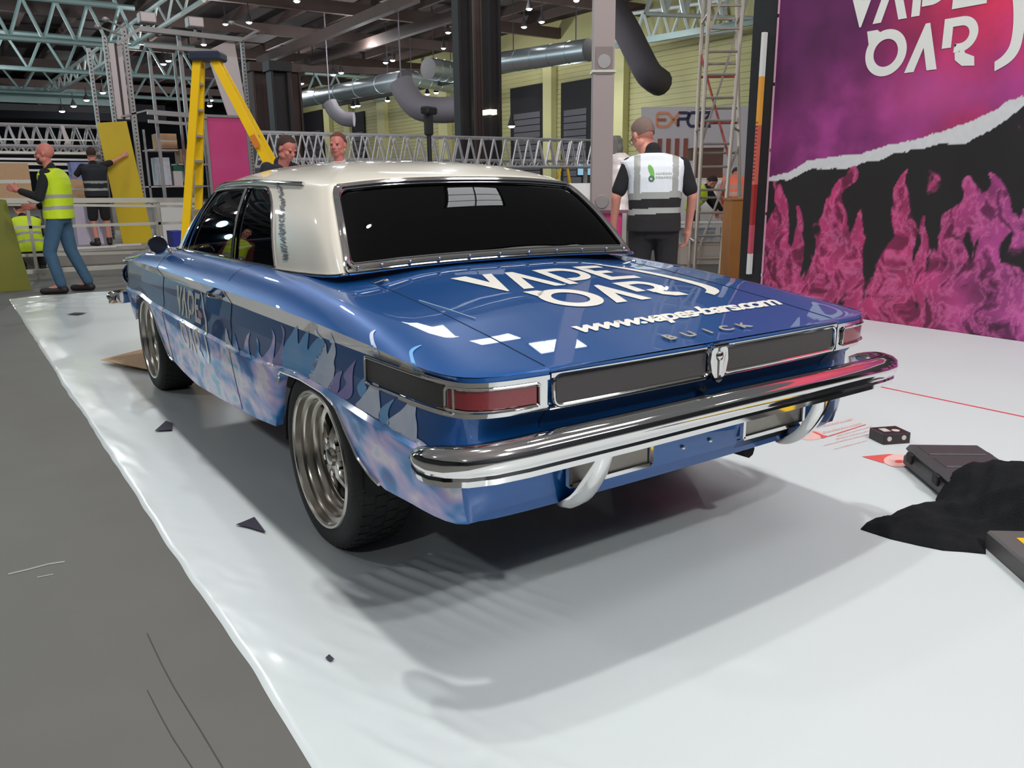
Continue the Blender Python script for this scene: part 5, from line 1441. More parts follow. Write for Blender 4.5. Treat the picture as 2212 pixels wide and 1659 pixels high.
def hand(mb, wrist, d, palm, s=1.0, curl=.5, side=1):
    """wrist position, d hand direction, palm = palm normal; side +1 thumb on cross side"""
    d = Vector(d).normalized(); pn = Vector(palm); pn = (pn-d*pn.dot(d)).normalized(); x = d.cross(pn)*side
    w = Vector(wrist)
    capsule(mb, w, w+d*.035*s, .024*s, .030*s)
    for k in (-1, 0, 1): capsule(mb, w+d*.03*s+x*k*.020*s, w+d*.085*s+x*k*.026*s, .016*s, .014*s, 10)
    for k, (off, ln) in enumerate(((-.033, .062), (-.011, .076), (.011, .082), (.033, .072))):
        p = w+d*.088*s+x*off*s; dir_ = d
        for j, f in enumerate((.45, .32, .23)):
            ang = curl*(.5+.5*j); dir_ = (dir_*math.cos(ang)+pn*math.sin(ang)).normalized(); q = p+dir_*ln*f*s
            capsule(mb, p, q, (.0095-.0008*j)*s, (.0088-.0008*j)*s, 8); p = q
    p = w+d*.030*s+x*.028*s; q = p+(d*.6+x*.75+pn*.25).normalized()*.040*s; capsule(mb, p, q, .013*s, .0105*s, 8)
    q2 = q+(d*.9+x*.25+pn*.35).normalized()*.034*s; capsule(mb, q, q2, .0105*s, .009*s, 8)
def head(mb, c, fw, up, s=1.0):
    fw = Vector(fw).normalized(); up = Vector(up).normalized(); fw = (fw-up*fw.dot(up)).normalized(); rg = fw.cross(up)
    R = Matrix((rg, fw, up)).transposed()
    c = Vector(c)
    def P(x, y, z): return c+R @ Vector((x*s, y*s, z*s))
    mb.ell(P(0, -.012, .030), (.076*s, .096*s, .090*s), R, 20, 14)          # cranium
    mb.ell(P(0, .020, -.035), (.062*s, .070*s, .080*s), R, 18, 12)          # face
    mb.ell(P(0, .050, -.090), (.034*s, .030*s, .026*s), R, 12, 8)           # chin
    for k in (-1, 1):
        mb.ell(P(k*.046, .010, -.066), (.026*s, .045*s, .034*s), R, 12, 8)  # jaw
        mb.ell(P(k*.079, -.006, -.008), (.008*s, .019*s, .030*s), R, 10, 8) # ear
        mb.ell(P(k*.030, .078, .014), (.024*s, .012*s, .009*s), R, 10, 6)   # brow
        mb.ell(P(k*.042, .060, -.030), (.020*s, .020*s, .020*s), R, 10, 6)  # cheek
    mb.tube(P(0, .083, .004), P(0, .104, -.030), .008*s, 8, .014*s); mb.ell(P(0, .100, -.034), (.017*s, .013*s, .010*s), R, 10, 6)
    mb.ell(P(0, .083, -.062), (.023*s, .010*s, .009*s), R, 10, 6)
    return P, R
def person(label, loc, facing, H=1.76, pose=None, top=M_SHIRT, legs=M_TROU, vest=None, hair=M_HAIR, skin=M_SKIN, beard=False, short_legs=False, sleeves='long', vest_print=False, voxel=.010, glasses=False, upper_only=False, stripes=True, group=None, vest_tape_sides=False):
    """local frame: x right, y forward (the way the person faces)"""
    t = thing('person', label, 'person', loc, facing, group)
    k = H/1.76; P = dict(
        pelvis=(0, 0, .93), waist=(0, .005, 1.05), chest=(0, .0, 1.28), neck=(0, -.005, 1.47), head=(0, .015, 1.64), look=(0, 1, -.05), hup=(0, 0, 1),
        shL=(-.185, 0, 1.42), shR=(.185, 0, 1.42), elL=(-.245, -.03, 1.13), elR=(.245, -.03, 1.13), wrL=(-.25, .07, .88), wrR=(.25, .07, .88),
        hiL=(-.09, 0, .90), hiR=(.09, 0, .90), knL=(-.11, .03, .49), knR=(.11, .03, .49), anL=(-.12, -.02, .085), anR=(.12, -.02, .085), toeL=(-.15, .17, .03), toeR=(.15, .17, .03),
        hdL=(0, .2, -1), hdR=(0, .2, -1), pnL=(1, 0, 0), pnR=(-1, 0, 0))
    if pose: P.update(pose)
    P = {q: (Vector(v)*k if q not in ('look', 'hup', 'hdL', 'hdR', 'pnL', 'pnR') else Vector(v)) for q, v in P.items()}
    rg = Vector((1, 0, 0)); 
    sh = ((P['shR']-P['shL'])); sh.z = 0; rg = sh.normalized()
    fw = Vector((-rg.y, rg.x, 0))
    up_t = (P['neck']-P['waist']).normalized(); fwt = (rg.cross(up_t))*-1; fwt = up_t.cross(rg).normalized()
    hipR = Vector(P['hiR']-P['hiL']); hipR.z = 0; hr = hipR.normalized() if hipR.length > .01 else rg; hf = Vector((-hr.y, hr.x, 0))
    def torso(mb, e=0.0, top_cut=None, bottom=None, arm=True):
        pe, wa, ch, nk = P['pelvis'], P['waist'], P['chest'], P['neck']
        r = []
        if bottom != 'waist': r += [(pe-Vector((0, 0, .07*k)), hr, hf, (.145+e)*k, (.105+e)*k), (pe, hr, hf, (.168+e)*k, (.122+e)*k)]
        r += [(wa, rg, fwt, (.152+e)*k, (.118+e)*k), (wa.lerp(ch, .5), rg, fwt, (.165+e)*k, (.124+e)*k), (ch, rg, fwt, (.180+e)*k, (.125+e)*k),
              (ch.lerp(nk, .50), rg, fwt, (.182+e)*k, (.108+e)*k), (ch.lerp(nk, .80), rg, fwt, (.140+e)*k, (.082+e)*k), (nk, rg, fwt, (.070+e*.6)*k, (.062+e*.6)*k)]
        loft(mb, r)
    # bare body, one continuous surface
    b = MB(); torso(b, -.012)
    capsule(b, P['neck']-Vector((0, 0, .04)), P['head']-Vector((0, 0, .06*k)), .058*k, .054*k)
    Ph, Rh = head(b, P['head'], P['look'], P['hup'], k*1.02)
    for q, sd in (('L', -1), ('R', 1)):
        limb(b, [P['sh'+q], P['el'+q], P['wr'+q]], [.050*k, .038*k, .026*k])
        hand(b, P['wr'+q], P['hd'+q], P['pn'+q], k*1.02, .42, 1 if q == 'R' else -1)
        if not upper_only:
            limb(b, [P['hi'+q], P['kn'+q], P['an'+q]], [.080*k, .052*k, .040*k]); capsule(b, P['an'+q], P['toe'+q]+Vector((0, 0, .012)), .035, .026)
    remesh_obj('body', b, skin, t, voxel*.8, 1)
    # eyes, lips
    for s_ in (-1, 1):
        b = MB(); b.ell(Ph(s_*.031, .083, -.004), (.0105*k, .006*k, .0055*k), Rh, 10, 6); build('eye', b, M_EYE, t, local=True, smooth=True)
    b = MB(); b.ell(Ph(0, .091, -.064), (.021*k, .005*k, .005*k), Rh, 10, 6); build('mouth', b, M_LIP, t, local=True, smooth=True)
    if beard:
        b = MB(); b.ell(Ph(0, .046, -.082), (.050*k, .052*k, .046*k), Rh, 16, 10); b.ell(Ph(0, .040, -.058), (.066*k, .036*k, .030*k), Rh, 14, 8); remesh_obj('beard', b, M_HAIR, t, .007, 1)
    if hair:
        rows = []; nn = 24
        for i in range(nn):
            a = 2*PI*i/nn; row = []
            front = max(0, math.sin(a))   # towards the face
            lim = lerp(-.55, .62, smooth01((math.sin(a)+.35)/1.1))
            for j in range(9):
                ph = PI/2-(PI/2-lim)*j/8; r_ = Vector((.081*math.cos(ph)*math.cos(a), -.012+.101*math.cos(ph)*math.sin(a), .030+.096*math.sin(ph))); row.append(Ph(*r_))
            rows.append(row)
        b = MB(); b.grid(rows, closed_u=True); o = build('hair', b, hair, t, local=True, smooth=True)
    if glasses:
        b = MB()
        for s_ in (-1, 1):
            b.path([Ph(s_*.033+.024*math.cos(q), .094, -.004+.018*math.sin(q)) for q in [2*PI*i/14 for i in range(14)]], .002, 5, closed=True); b.tube(Ph(s_*.057, .092, 0), Ph(s_*.082, .0, .0), .002, 5)
        b.tube(Ph(-.009, .096, 0), Ph(.009, .096, 0), .002, 5); build('glasses', b, M_EYE, t, local=True)
    # shirt
    b = MB(); torso(b, .004)
    for q in 'LR':
        if sleeves == 'long': limb(b, [P['sh'+q]+Vector((0, 0, -.01)), P['el'+q], P['wr'+q].lerp(P['el'+q], .12)], [.066*k, .052*k, .040*k])
        else: limb(b, [P['sh'+q]+Vector((0, 0, -.01)), P['sh'+q].lerp(P['el'+q], .78)], [.064*k, .056*k])
        capsule(b, P['sh'+q]-Vector((0, 0, .02)), P['chest'].lerp(P['neck'], .6), .066*k, .07*k)
    capsule(b, P['neck']-up_t*.03, P['neck']+up_t*.018, .064*k, .060*k)
    remesh_obj('shirt', b, top, t, voxel, 2)
    if not upper_only:
        b = MB(); loft(b, [(P['pelvis']-Vector((0, 0, .09*k)), hr, hf, .150*k, .115*k), (P['pelvis'], hr, hf, .178*k, .132*k), (P['pelvis'].lerp(P['waist'], .6), rg, fwt, .166*k, .128*k)])
        for q in 'LR':
            if short_legs: limb(b, [P['hi'+q], P['hi'+q].lerp(P['kn'+q], .92)], [.104*k, .088*k])
            else: limb(b, [P['hi'+q], P['kn'+q], P['an'+q]+Vector((0, 0, .03))], [.102*k, .074*k, .060*k])
        remesh_obj('trousers', b, legs, t, voxel, 2)
        for q in 'LR':
            an, to = P['an'+q], P['toe'+q]; b = MB(); capsule(b, an+Vector((0, 0, .03)), an-Vector((0, 0, .02)), .052*k, .050*k); d = to-an; d.z = 0
            capsule(b, Vector((an.x, an.y, .048))-d.normalized()*.03, Vector((to.x, to.y, .042)), .047*k, .040*k)
            b2 = MB(); b2.v = [(v[0], v[1], max(v[2], .001)) for v in b.v]; b2.f = b.f; b2.m = b.m
            remesh_obj('shoe', b2, M_BOOT, t, .010, 1)
    if vest:
        b = MB(); e = .022
        pe, wa, ch, nk = P['pelvis'], P['waist'], P['chest'], P['neck']
        r = [(pe+Vector((0, 0, -.04*k)), hr, hf, (.178+e)*k, (.132+e)*k), (pe.lerp(wa, .4), rg, fwt, (.176+e)*k, (.130+e)*k), (wa, rg, fwt, (.168+e)*k, (.126+e)*k), (ch, rg, fwt, (.188+e)*k, (.128+e)*k), (ch.lerp(nk, .42), rg, fwt, (.216+e)*k, (.118+e)*k), (ch.lerp(nk, .66), rg, fwt, (.226+e)*k, (.094+e)*k), (ch.lerp(nk, .86), rg, fwt, (.150+e)*k, (.084+e)*k), (nk-up_t*.006, rg, fwt, (.082+e*.5)*k, (.07+e*.5)*k)]
        loft(b, r, 28, 2.5)
        base = pe; axis = (nk-pe).normalized(); Ln = (nk-pe).length
        def mf(c):
            h = (Vector(c)-pe).dot(axis)/Ln; lat = (Vector(c)-pe).dot(rg)/k; fr = (Vector(c)-pe).dot(fwt)
            if vest_print:   # white back, black waist, grey bands
                if h < .155: return 2
                if h < .235: return 1
                if h < .36: return 2
                if h < .45: return 1
                if .118 < abs(lat) < .160 and h < .97: return 1
                return 0
            if stripes:
                if .12 < h < .20 or .36 < h < .44: return 1
                if h >= .44 and .085 < abs(lat) < .125 and fr < 9: return 1 if vest_tape_sides else 0
            return 0
        remesh_obj('vest', b, vest, t, voxel*.8, 1, matfn=mf, mats=[vest, M_REFL, M_TROU])
    return t

def face_to(loc, target): d = Vector(target)-Vector(loc); return math.atan2(d.y, d.x)-PI/2
def yaw_of(vx, vy): return math.atan2(vy, vx)-PI/2
# 1. man in the white logo vest, seen from behind right of the car
def ground(px, depth): q = at(px, 500, depth); return Vector((q.x, q.y, 0))
g = ground(1412, 6.15)
view = Vector((g.x-CAM.x, g.y-CAM.y, 0)).normalized(); vyaw = yaw_of(view.x, view.y)
p = person('man in white reflective vest with green emblem, back turned, beyond the car boot', g, vyaw+.06, 1.78, dict(
    head=(-.095, .12, 1.585), look=(-.65, .9, -.50), hup=(-.32, .45, 1), neck=(-.02, .03, 1.455), chest=(0, .01, 1.27), shL=(-.190, .0, 1.375), shR=(.190, .0, 1.37),
    elL=(-.285, -.02, 1.14), elR=(.275, .0, 1.14), wrL=(-.30, .06, .90), wrR=(.265, .10, .90), hdL=(.05, .35, -1), hdR=(-.1, .35, -1)),
    top=M_SHIRT, legs=M_TROU, vest=M_VWHITE, hair=M_HAIRG, sleeves='short', vest_print=True, glasses=True, voxel=.010)
# emblem and lettering on the back of the vest
b = MB(); M_GRN = mat('green_vest_emblem', srgb(108, 176, 72), rough=.6); M_GREYT = mat('pale_grey_vest_text', srgb(176, 180, 176), rough=.6)
vest_o = [c for c in p.children if c.name.startswith('vest')][0]
vb = BVHTree.FromPolygons([v.co for v in vest_o.data.vertices], [tuple(q.vertices) for q in vest_o.data.polygons])
def on_vest(u, v):
    h, n_, i, d_ = vb.ray_cast(Vector((u, -1, v)), Vector((0, 1, 0)))
    return (h+Vector((0, -.004, 0))) if h else Vector((u, -.15, v))
on_vest.ref = Vector((0, -1, 0))
def vest_decal(name, polys, m):
    # local-space variant of decal_mesh
    o = decal_mesh(name, polys, on_vest, m, None, .02, .02); o.parent = vest_o; return o
leaf = smooth_closed([(-.058, 1.345), (-.062, 1.375), (-.05, 1.385), (-.03, 1.365), (-.018, 1.335), (-.016, 1.30), (-.028, 1.285), (-.04, 1.30), (-.046, 1.32)])
vest_decal('vest_emblem', [leaf], M_GRN)
vest_decal('vest_emblem', [ring_poly(-.036, 1.285, .022, .011, 0, 2*PI, 20)], mat('dark_green_vest_emblem', srgb(66, 110, 76), rough=.6))
random.seed(4)
for zz_, u1 in ((1.315, .105), (1.288, .125)):   # two rows of pale print too small to read
    u_ = -.005
    while u_ < u1:
        w_ = random.uniform(.008, .018); vest_decal('vest_print', [[(u_, zz_), (u_+w_, zz_), (u_+w_, zz_+random.uniform(.010, .016)), (u_, zz_+.012)]], M_GREYT); u_ += w_+.005
# 2. bearded bald man in yellow vest, left, walking away to the left
g = Vector((-.66, 9.95, 0)); vy = yaw_of(-.93, .37)
person('bald bearded man in yellow reflective vest and jeans, standing at left', g, vy, 1.79, dict(
    head=(0, .05, 1.64), look=(0, 1, -.22), neck=(0, .01, 1.475), chest=(0, -.02, 1.28), waist=(0, -.02, 1.06), pelvis=(0, -.01, .93),
    shL=(-.18, .02, 1.42), shR=(.18, -.03, 1.42), elL=(-.24, .10, 1.14), elR=(.25, .02, 1.12), wrL=(-.16, .33, 1.22), wrR=(.16, .27, 1.02), hdL=(.2, 1, .4), hdR=(-.3, 1, .1),
    hiL=(-.09, .0, .9), hiR=(.09, -.01, .9), knL=(-.10, .12, .50), knR=(.11, -.06, .50), anL=(-.11, .04, .09), anR=(.13, -.20, .09), toeL=(-.13, .24, .03), toeR=(.15, -.02, .03)),
    top=M_SHIRT, legs=M_JEAN, vest=M_HIVIS, hair=None, beard=True, skin=M_SKIN2, voxel=.011)
# 3. man in dark vest and shorts wiping the yellow panel
g = onz(222, 528, .0); dpt = 15.0
q = at(222, 518, dpt); g = Vector((q.x, q.y, .22)); view = Vector((q.x-CAM.x, q.y-CAM.y, 0)).normalized()
person('man in dark reflective vest and shorts reaching up to the yellow panel', g, yaw_of(view.x, view.y)+.25, 1.76, dict(
    shR=(.17, .02, 1.45), elR=(.36, .10, 1.50), wrR=(.56, .16, 1.60), hdR=(.7, .1, .4), pnR=(0, 1, 0), elL=(-.30, .06, 1.25), wrL=(-.24, .20, 1.30), hdL=(.5, .6, .3), look=(.3, 1, .1),
    anL=(-.10, -.02, .085), anR=(.12, .02, .085)), top=M_SHIRT, legs=M_TROU, vest=mat('dark_navy_vest', srgb(34, 36, 44), rough=.8, vary=.1), hair=M_HAIR, sleeves='short', short_legs=True, voxel=.012)
# 4. man crouching in a yellow vest behind the rails
q = at(62, 500, 12.5); g = Vector((q.x, q.y, .0))
person('worker in yellow vest crouching behind the low rails at far left', g, yaw_of(-.2, 1), 1.74, dict(
    pelvis=(0, 0, .36), waist=(0, .03, .48), chest=(0, .12, .68), neck=(0, .20, .84), head=(0, .28, .97), look=(0, 1, -.5), hup=(0, .3, 1), shL=(-.18, .16, .80), shR=(.18, .16, .80), elL=(-.26, .32, .56), elR=(.26, .32, .56), wrL=(-.18, .48, .42), wrR=(.18, .48, .42),
    hiL=(-.09, 0, .34), hiR=(.09, 0, .34), knL=(-.20, .36, .40), knR=(.20, .36, .40), anL=(-.14, .05, .085), anR=(.14, .05, .085), toeL=(-.17, .22, .03), toeR=(.17, .22, .03), hdL=(0, 1, -.4), hdR=(0, 1, -.4)),
    top=M_SHIRT, legs=M_TROU, vest=M_HIVIS, hair=M_HAIR, voxel=.014)
# 5, 6. two men behind the roof of the car
q = at(603, 330, 8.0); g = Vector((q.x, q.y, 0)); rv = Vector((RGT.x, RGT.y, 0)).normalized(); vf = Vector((FWD.x, FWD.y, 0)).normalized()
dd = rv*.9-vf*.45
person('man in a dark jumper with pale piping leaning forward behind the car roof', g, yaw_of(dd.x, dd.y), 1.78, dict(
    head=(0, .10, 1.60), look=(.05, 1, -.55), hup=(0, .45, 1), neck=(0, .0, 1.45), chest=(0, -.05, 1.26)), top=mat('navy_jumper', srgb(36, 36, 50), rough=.9), hair=M_HAIR, skin=M_SKIN2, vest=None, voxel=.009)
q = at(732, 330, 8.4); g = Vector((q.x, q.y, 0)); dd = -vf*1.0-rv*.12
t5 = person('man with cropped ginger hair in a pale top facing the camera behind the car roof', g, yaw_of(dd.x, dd.y), 1.79, dict(look=(.12, 1, -.25)), top=mat('pale_grey_tshirt', srgb(206, 200, 200), rough=.9), hair=mat('ginger_brown_hair', srgb(104, 62, 48), rough=.85), skin=M_SKIN2, voxel=.009)
# 7. worker in an orange vest bent over far right, 8. worker in yellow beyond the scaffold
q = at(1590, 400, 14.0); g = Vector((q.x, q.y, .0)); dd = rv*.25+vf
person('worker in orange vest bending over beyond the scaffold tower', g, yaw_of(dd.x, dd.y), 1.72, dict(
    head=(0, .34, 1.40), look=(0, 1, -.9), hup=(0, .9, .8), neck=(0, .24, 1.33), chest=(0, .13, 1.20), waist=(0, .03, 1.03), shL=(-.18, .2, 1.32), shR=(.18, .2, 1.32), elL=(-.24, .35, 1.08), elR=(.24, .35, 1.08), wrL=(-.2, .46, .88), wrR=(.2, .46, .88)),
    top=M_ORANGE, legs=mat('navy_work_trousers', srgb(44, 50, 70), rough=.9), vest=M_ORANGE, hair=M_HAIR, voxel=.014)
q = at(1500, 390, 13.0); g = Vector((q.x, q.y, .0))
person('worker in yellow vest stooping behind the scaffold rungs', g, yaw_of(rv.x, rv.y), 1.6, dict(
    head=(0, .30, 1.36), look=(0, 1, -.8), hup=(0, .8, .8), neck=(0, .22, 1.28), chest=(0, .12, 1.16), shL=(-.18, .2, 1.26), shR=(.18, .2, 1.26), elL=(-.24, .35, 1.02), elR=(.24, .35, 1.02), wrL=(-.2, .46, .88), wrR=(.2, .46, .88)),
    top=M_SHIRT, legs=M_TROU, vest=M_HIVIS, hair=M_HAIR, voxel=.014)

# 9. one more worker just outside the left edge of the frame: the side window of the car mirrors this vest
person('worker in yellow vest beyond the left picture edge, mirrored in the side window', (-2.15, 7.0, 0), yaw_of(.7, -.7), 1.78, dict(look=(.1, 1, -.2)), top=mat('red_brown_jumper', srgb(96, 44, 40), rough=.9), legs=M_JEAN, vest=M_HIVIS, hair=M_HAIR, voxel=.013)
# ================================================================== background props
M_YEL = mat('yellow_fibreglass', srgb(236, 190, 20), rough=.4, vary=.05, scale=6)
M_YPAN = mat('yellow_printed_panel', srgb(212, 196, 16), rough=.45, vary=.2, scale=1.6, color2=srgb(206, 158, 10))
M_PINK = mat('hot_pink_panel', srgb(206, 48, 112), rough=.45, vary=.12, scale=1.5, color2=srgb(220, 84, 150))
M_CARD = mat('brown_cardboard', srgb(176, 128, 96), rough=.85)
M_BOXW = mat('white_carton', srgb(214, 212, 210), rough=.7, vary=.05)
M_GRN2 = mat('dark_green_lid', srgb(20, 96, 66), rough=.5)
M_GALV = mat('grey_perforated_metal', srgb(150, 146, 146), rough=.45, metal=.4, vary=.1, scale=9)
M_PANW = mat('off_white_panel', srgb(206, 192, 192), rough=.6, vary=.03)
M_RAIL = mat('pale_metal_rail', srgb(196, 194, 184), rough=.4, metal=.4, vary=.06)
M_BLUEC = mat('blue_crate_plastic', srgb(28, 44, 150), rough=.5)
def X_(px, y): return ony(px, 400, y).x
def Zy(px, py, y): return ony(px, py, y).z
def rectY(px0, py0, px1, py1, y):
    a = ony(px0, py0, y); c = ony(px1, py1, y); return min(a.x, c.x), max(a.x, c.x), min(a.z, c.z), max(a.z, c.z)

# ---- grey frame tower at left
TY = 16.2
tw = thing('display_tower', 'tall grey aluminium stand frame with white slotted panels, upper left', 'stand frame', (X_(390, TY), TY, 0))
x0, x1, z0, z1 = rectY(250, 76, 322, 520, TY)
def post(xa, y, za, zb_, w=.07, holes=True, m=M_GALV):
    b = MB(); b.box((xa-w/2, y-w/2, za), (xa+w/2, y+w/2, zb_)); o = build('post', b, m, tw)
    if holes:
        b = MB(); n = int((zb_-za)/.07)
        for k in range(n): b.box((xa-.012, y-w/2-.002, za+.03+k*.07), (xa+.012, y-w/2+.001, za+.055+k*.07))
        h = build('slots', b, M_BLK, o); h['kind'] = 'stuff'
zt = ony(262, 80, TY).z
pxs = [X_(262, TY), X_(306, TY)]
post(pxs[0]+.02, TY, .22, zt); post(pxs[1], TY-.02, .22, zt+.15, .09)
post(X_(250, TY)-.02, TY+1.0, .22, zt-.1)
b = MB(); b.box((pxs[0]+.08, TY+.02, ony(290, 258, TY).z), (pxs[1]-.06, TY+.05, zt-.12)); build('white_panel', b, M_PANW, tw)
b = MB(); b.box((pxs[0]+.18, TY-.0, ony(290, 258, TY).z), (pxs[0]+.22, TY+.02, zt-.12)); h = build('panel_joint', b, M_DARKST, tw)
xr = X_(549, TY); xr2 = X_(478, TY)
post(xr, TY, .22, Zy(549, 84, TY)); post(X_(368, TY), TY+.6, .22, Zy(372, 105, TY), .06, False); post(X_(424, TY), TY+.2, .22, Zy(420, 70, TY), .07, False); post(X_(436, TY), TY+1.2, .22, Zy(436, 100, TY), .05, False)
for (a, c, w) in (((303, 62), (522, 86), .09), ((312, 98), (470, 112), .07), ((318, 242), (446, 252), .09), ((320, 262), (440, 270), .06), ((262, 252), (318, 238), .03), ((252, 95), (303, 62), .05), ((522, 86), (556, 66), .05)):
    p = ony(*a, TY-.05); q = ony(*c, TY-.05); b = MB(); b.bar(p, q, w, w); build('cross_beam', b, M_GALV, tw)
wx0, wx1, wz0, wz1 = rectY(478, 100, 545, 250, TY+.1)
b = MB(); b.prism([(X_(474, TY), Zy(474, 112, TY)), (X_(534, TY), Zy(534, 84, TY)), (X_(549, TY), Zy(549, 252, TY)), (X_(508, TY), Zy(508, 252, TY))], lambda u, v, h: Vector((u, TY+.04+h, v)), .03); build('white_panel', b, M_PANW, tw)
px0, px1_, pz0, pz1 = rectY(441, 250, 557, 560, TY)
b = MB(); b.box((px0, TY-.02, .3), (px1_, TY+.02, pz1)); pk_ = build('pink_panel', b, M_PINK, tw); b = MB(); 
for (A, B_) in (((px0, pz1), (px1_, pz1)), ((px1_, .3), (px1_, pz1)), ((px0, .3), (px0, pz1))): b.bar((A[0], TY-.03, A[1]), (B_[0], TY-.03, B_[1]), .05, .04, up=(0, 1, 0))
build('panel_trim', b, M_GALV, pk_)
for px, py in ((317, 40), (420, 50)):
    q = ony(px, py, TY); b = MB(); b.bbox((q.x, TY, q.z), (.30, .28, .20), bev=.02); b.bar((q.x, TY, q.z-.1), (q.x, TY, q.z-.22), .04, .04); sp_ = build('floodlight_box', b, M_GALV, tw)
    b = MB(); b.box((q.x-.13, TY-.145, q.z-.07), (q.x+.13, TY-.142, q.z+.08)); build('floodlight_face', b, M_PANW, sp_)
for a, c in (((228, 42), (262, 58)), ((212, 58), (262, 76)), ((500, 50), (560, 68))):
    b = MB(); b.tube(ony(*a, TY), ony(*c, TY), .018, 6); b.ell(ony(*a, TY), (.06, .05, .05)); build('bracket_arm', b, M_GALV, tw, smooth=True)
yx0, yx1, yz0, yz1 = rectY(226, 264, 292, 524, TY+.5)
b = MB(); b.prism([(X_(226, TY-.5), Zy(226, 266, TY-.5)), (X_(290, TY-.5), Zy(290, 262, TY-.5)), (X_(318, TY-.5), .22), (X_(250, TY-.5), .22)], lambda u, v, h: Vector((u, TY-.5+h, v)), .03)
solo('yellow_panel', b, M_YPAN, 'tall yellow printed panel standing in front of the grey tower', 'panel')
# platform the far stand is built on
b = MB(); a = at(-150, 560, 14.0); c = at(420, 560, 14.0); b.box((-3.8, TY-2.2, 0), (6.5, TY+5, .22)); 
solo('stand_platform', b, mat('pale_platform_board', srgb(150, 144, 138), rough=.7, vary=.1, scale=2), 'low pale platform under the stand being built at left', 'platform')

# ---- yellow step ladder
LD = 8.7
rv2 = Vector((RGT.x, RGT.y, 0)).normalized(); vf2 = Vector((FWD.x, FWD.y, 0)).normalized()
apex = at(446, 128, LD); zt_ = apex.z
lad = thing('step_ladder', 'tall yellow step ladder standing open beyond the front of the car', 'ladder', (apex.x, apex.y, 0))
lf = at(341, 400, LD)
fl0 = apex-rv2*.10; fl1 = Vector((apex.x, apex.y, 0))-rv2*(.19*2.62)-rv2*.04
fr0 = apex+rv2*.08; fr1 = Vector((apex.x, apex.y, 0))+rv2*(.48*2.62)
for off, nm in ((vf2*0, 'a'), (vf2*.52, 'b')):
    sh_ = vf2*(.52 if nm == 'b' else 0)
    for p0, p1 in ((fl0, fl1), (fr0, fr1)):
        w = (Vector((0, 0, 0)))
        tp = p0+vf2*(.10 if nm == 'b' else .0)+vf2*0; bt = p1+(vf2*.45 if nm == 'b' else -vf2*.05)
        b = MB(); b.bar(tp, bt, .035, .085, up=rv2); r_ = build('ladder_rail', b, M_YEL, lad)
        b = MB(); b.bar(bt+Vector((0, 0, .0)), bt+Vector((0, 0, .05)), .05, .10, up=rv2); build('rail_foot', b, M_BLK, r_)
for k in range(9):
    t = (k+.9)/9.6
    a = fl0.lerp(fl1, t)+vf2*lerp(.0, -.05, t); c = fl0.lerp(fl1, t)+vf2*lerp(.10, .45, t)
    b = MB(); b.bar(a, c, .09, .025); build('tread', b, mat('ladder_alloy', srgb(176, 176, 172), rough=.4, metal=.5), lad)
    if k % 2 == 0:
        a = fr0.lerp(fr1, t)+vf2*lerp(.0, -.05, t); c = fr0.lerp(fr1, t)+vf2*lerp(.10, .45, t); b = MB(); b.bar(a, c, .03, .02); build('rear_brace', b, mat('ladder_alloy', (0, 0, 0)), lad)
b = MB(); b.bbox(apex+vf2*.05+Vector((0, 0, .03)), (.34, .26, .09), R=Matrix.Rotation(math.atan2(rv2.y, rv2.x), 3, 'Z'), bev=.02); build('ladder_cap', b, mat('dark_blue_cap', srgb(34, 40, 62), rough=.5), lad)
for t in (.33, .55, .70):
    a = fr0.lerp(fr1, t); d_ = (fr1-fr0).normalized(); b = MB(); b.bar(a-d_*.07-vf2*.075, a+d_*.07-vf2*.075, .004, .07, up=rv2); build('rail_sticker', b, mat('orange_sticker', srgb(206, 120, 40), rough=.5), lad)
# ---- rails / trestle frame in front of the platform
FRY = 11.9
fr = thing('rail_frame', 'low white metal rail frame standing on the floor behind the bearded man', 'rail frame', (X_(200, FRY), FRY, 0))
def frail(p0, p1, r=.022, y=FRY):
    b = MB(); b.bar(ony(*p0, y), ony(*p1, y), r*2, r*2); build('rail', b, M_RAIL, fr)
frail((-40, 434), (425, 432), .035); frail((-40, 441), (425, 446), .018); frail((20, 492), (425, 480), .020)
frail((48, 588), (335, 572), .03); frail((40, 552), (300, 545), .022, FRY+.9)
for px in (52, 200, 335):
    b = MB(); xx = X_(px, FRY); b.bar((xx, FRY, .0), (xx, FRY, ony(px, 434, FRY).z), .04, .04); build('upright', b, M_RAIL, fr) if px != 200 else None
b = MB(); b.prism([(X_(-60, 10.6), Zy(-60, 424, 10.6)), (X_(8, 10.6), Zy(8, 432, 10.6)), (X_(34, 10.6), .0), (X_(-40, 10.6), .0)], lambda u, v, h: Vector((u, 10.6+h, v)), .05)
solo('leaning_board', b, mat('green_yellow_board', srgb(136, 132, 34), rough=.5, vary=.2, scale=3, color2=srgb(96, 104, 40)), 'green and yellow board leaning at the far left edge', 'board')
# loose timbers on the platform
random.seed(5)
for k in range(9):
    x = -2.2+.62*k; y = TY-1.9+.30*(k % 3)+random.uniform(-.04, .04); an = random.uniform(-.12, .12); l_ = random.uniform(.4, .85); z = .223+.0*k
    b = MB(); d_ = Vector((math.cos(an), math.sin(an), 0)); c = Vector((x, y, z+.02)); b.bar(c-d_*l_/2, c+d_*l_/2, random.uniform(.06, .16), .035)
    solo('offcut', b, random.choice([M_BOXW, M_RAIL, mat('pale_timber', srgb(190, 178, 150), rough=.7)]), ['far left pale offcut on the low platform', 'second pale offcut from the left on the platform', 'third pale offcut from the left on the platform', 'fourth pale offcut from the left, before the yellow panel', 'fifth pale offcut from the left on the platform', 'pale offcut on the platform behind the ladder foot', 'pale offcut on the platform right of the ladder foot', 'second pale offcut from the right on the platform', 'far right pale offcut on the platform'][k], 'offcut', 'offcuts on the platform')
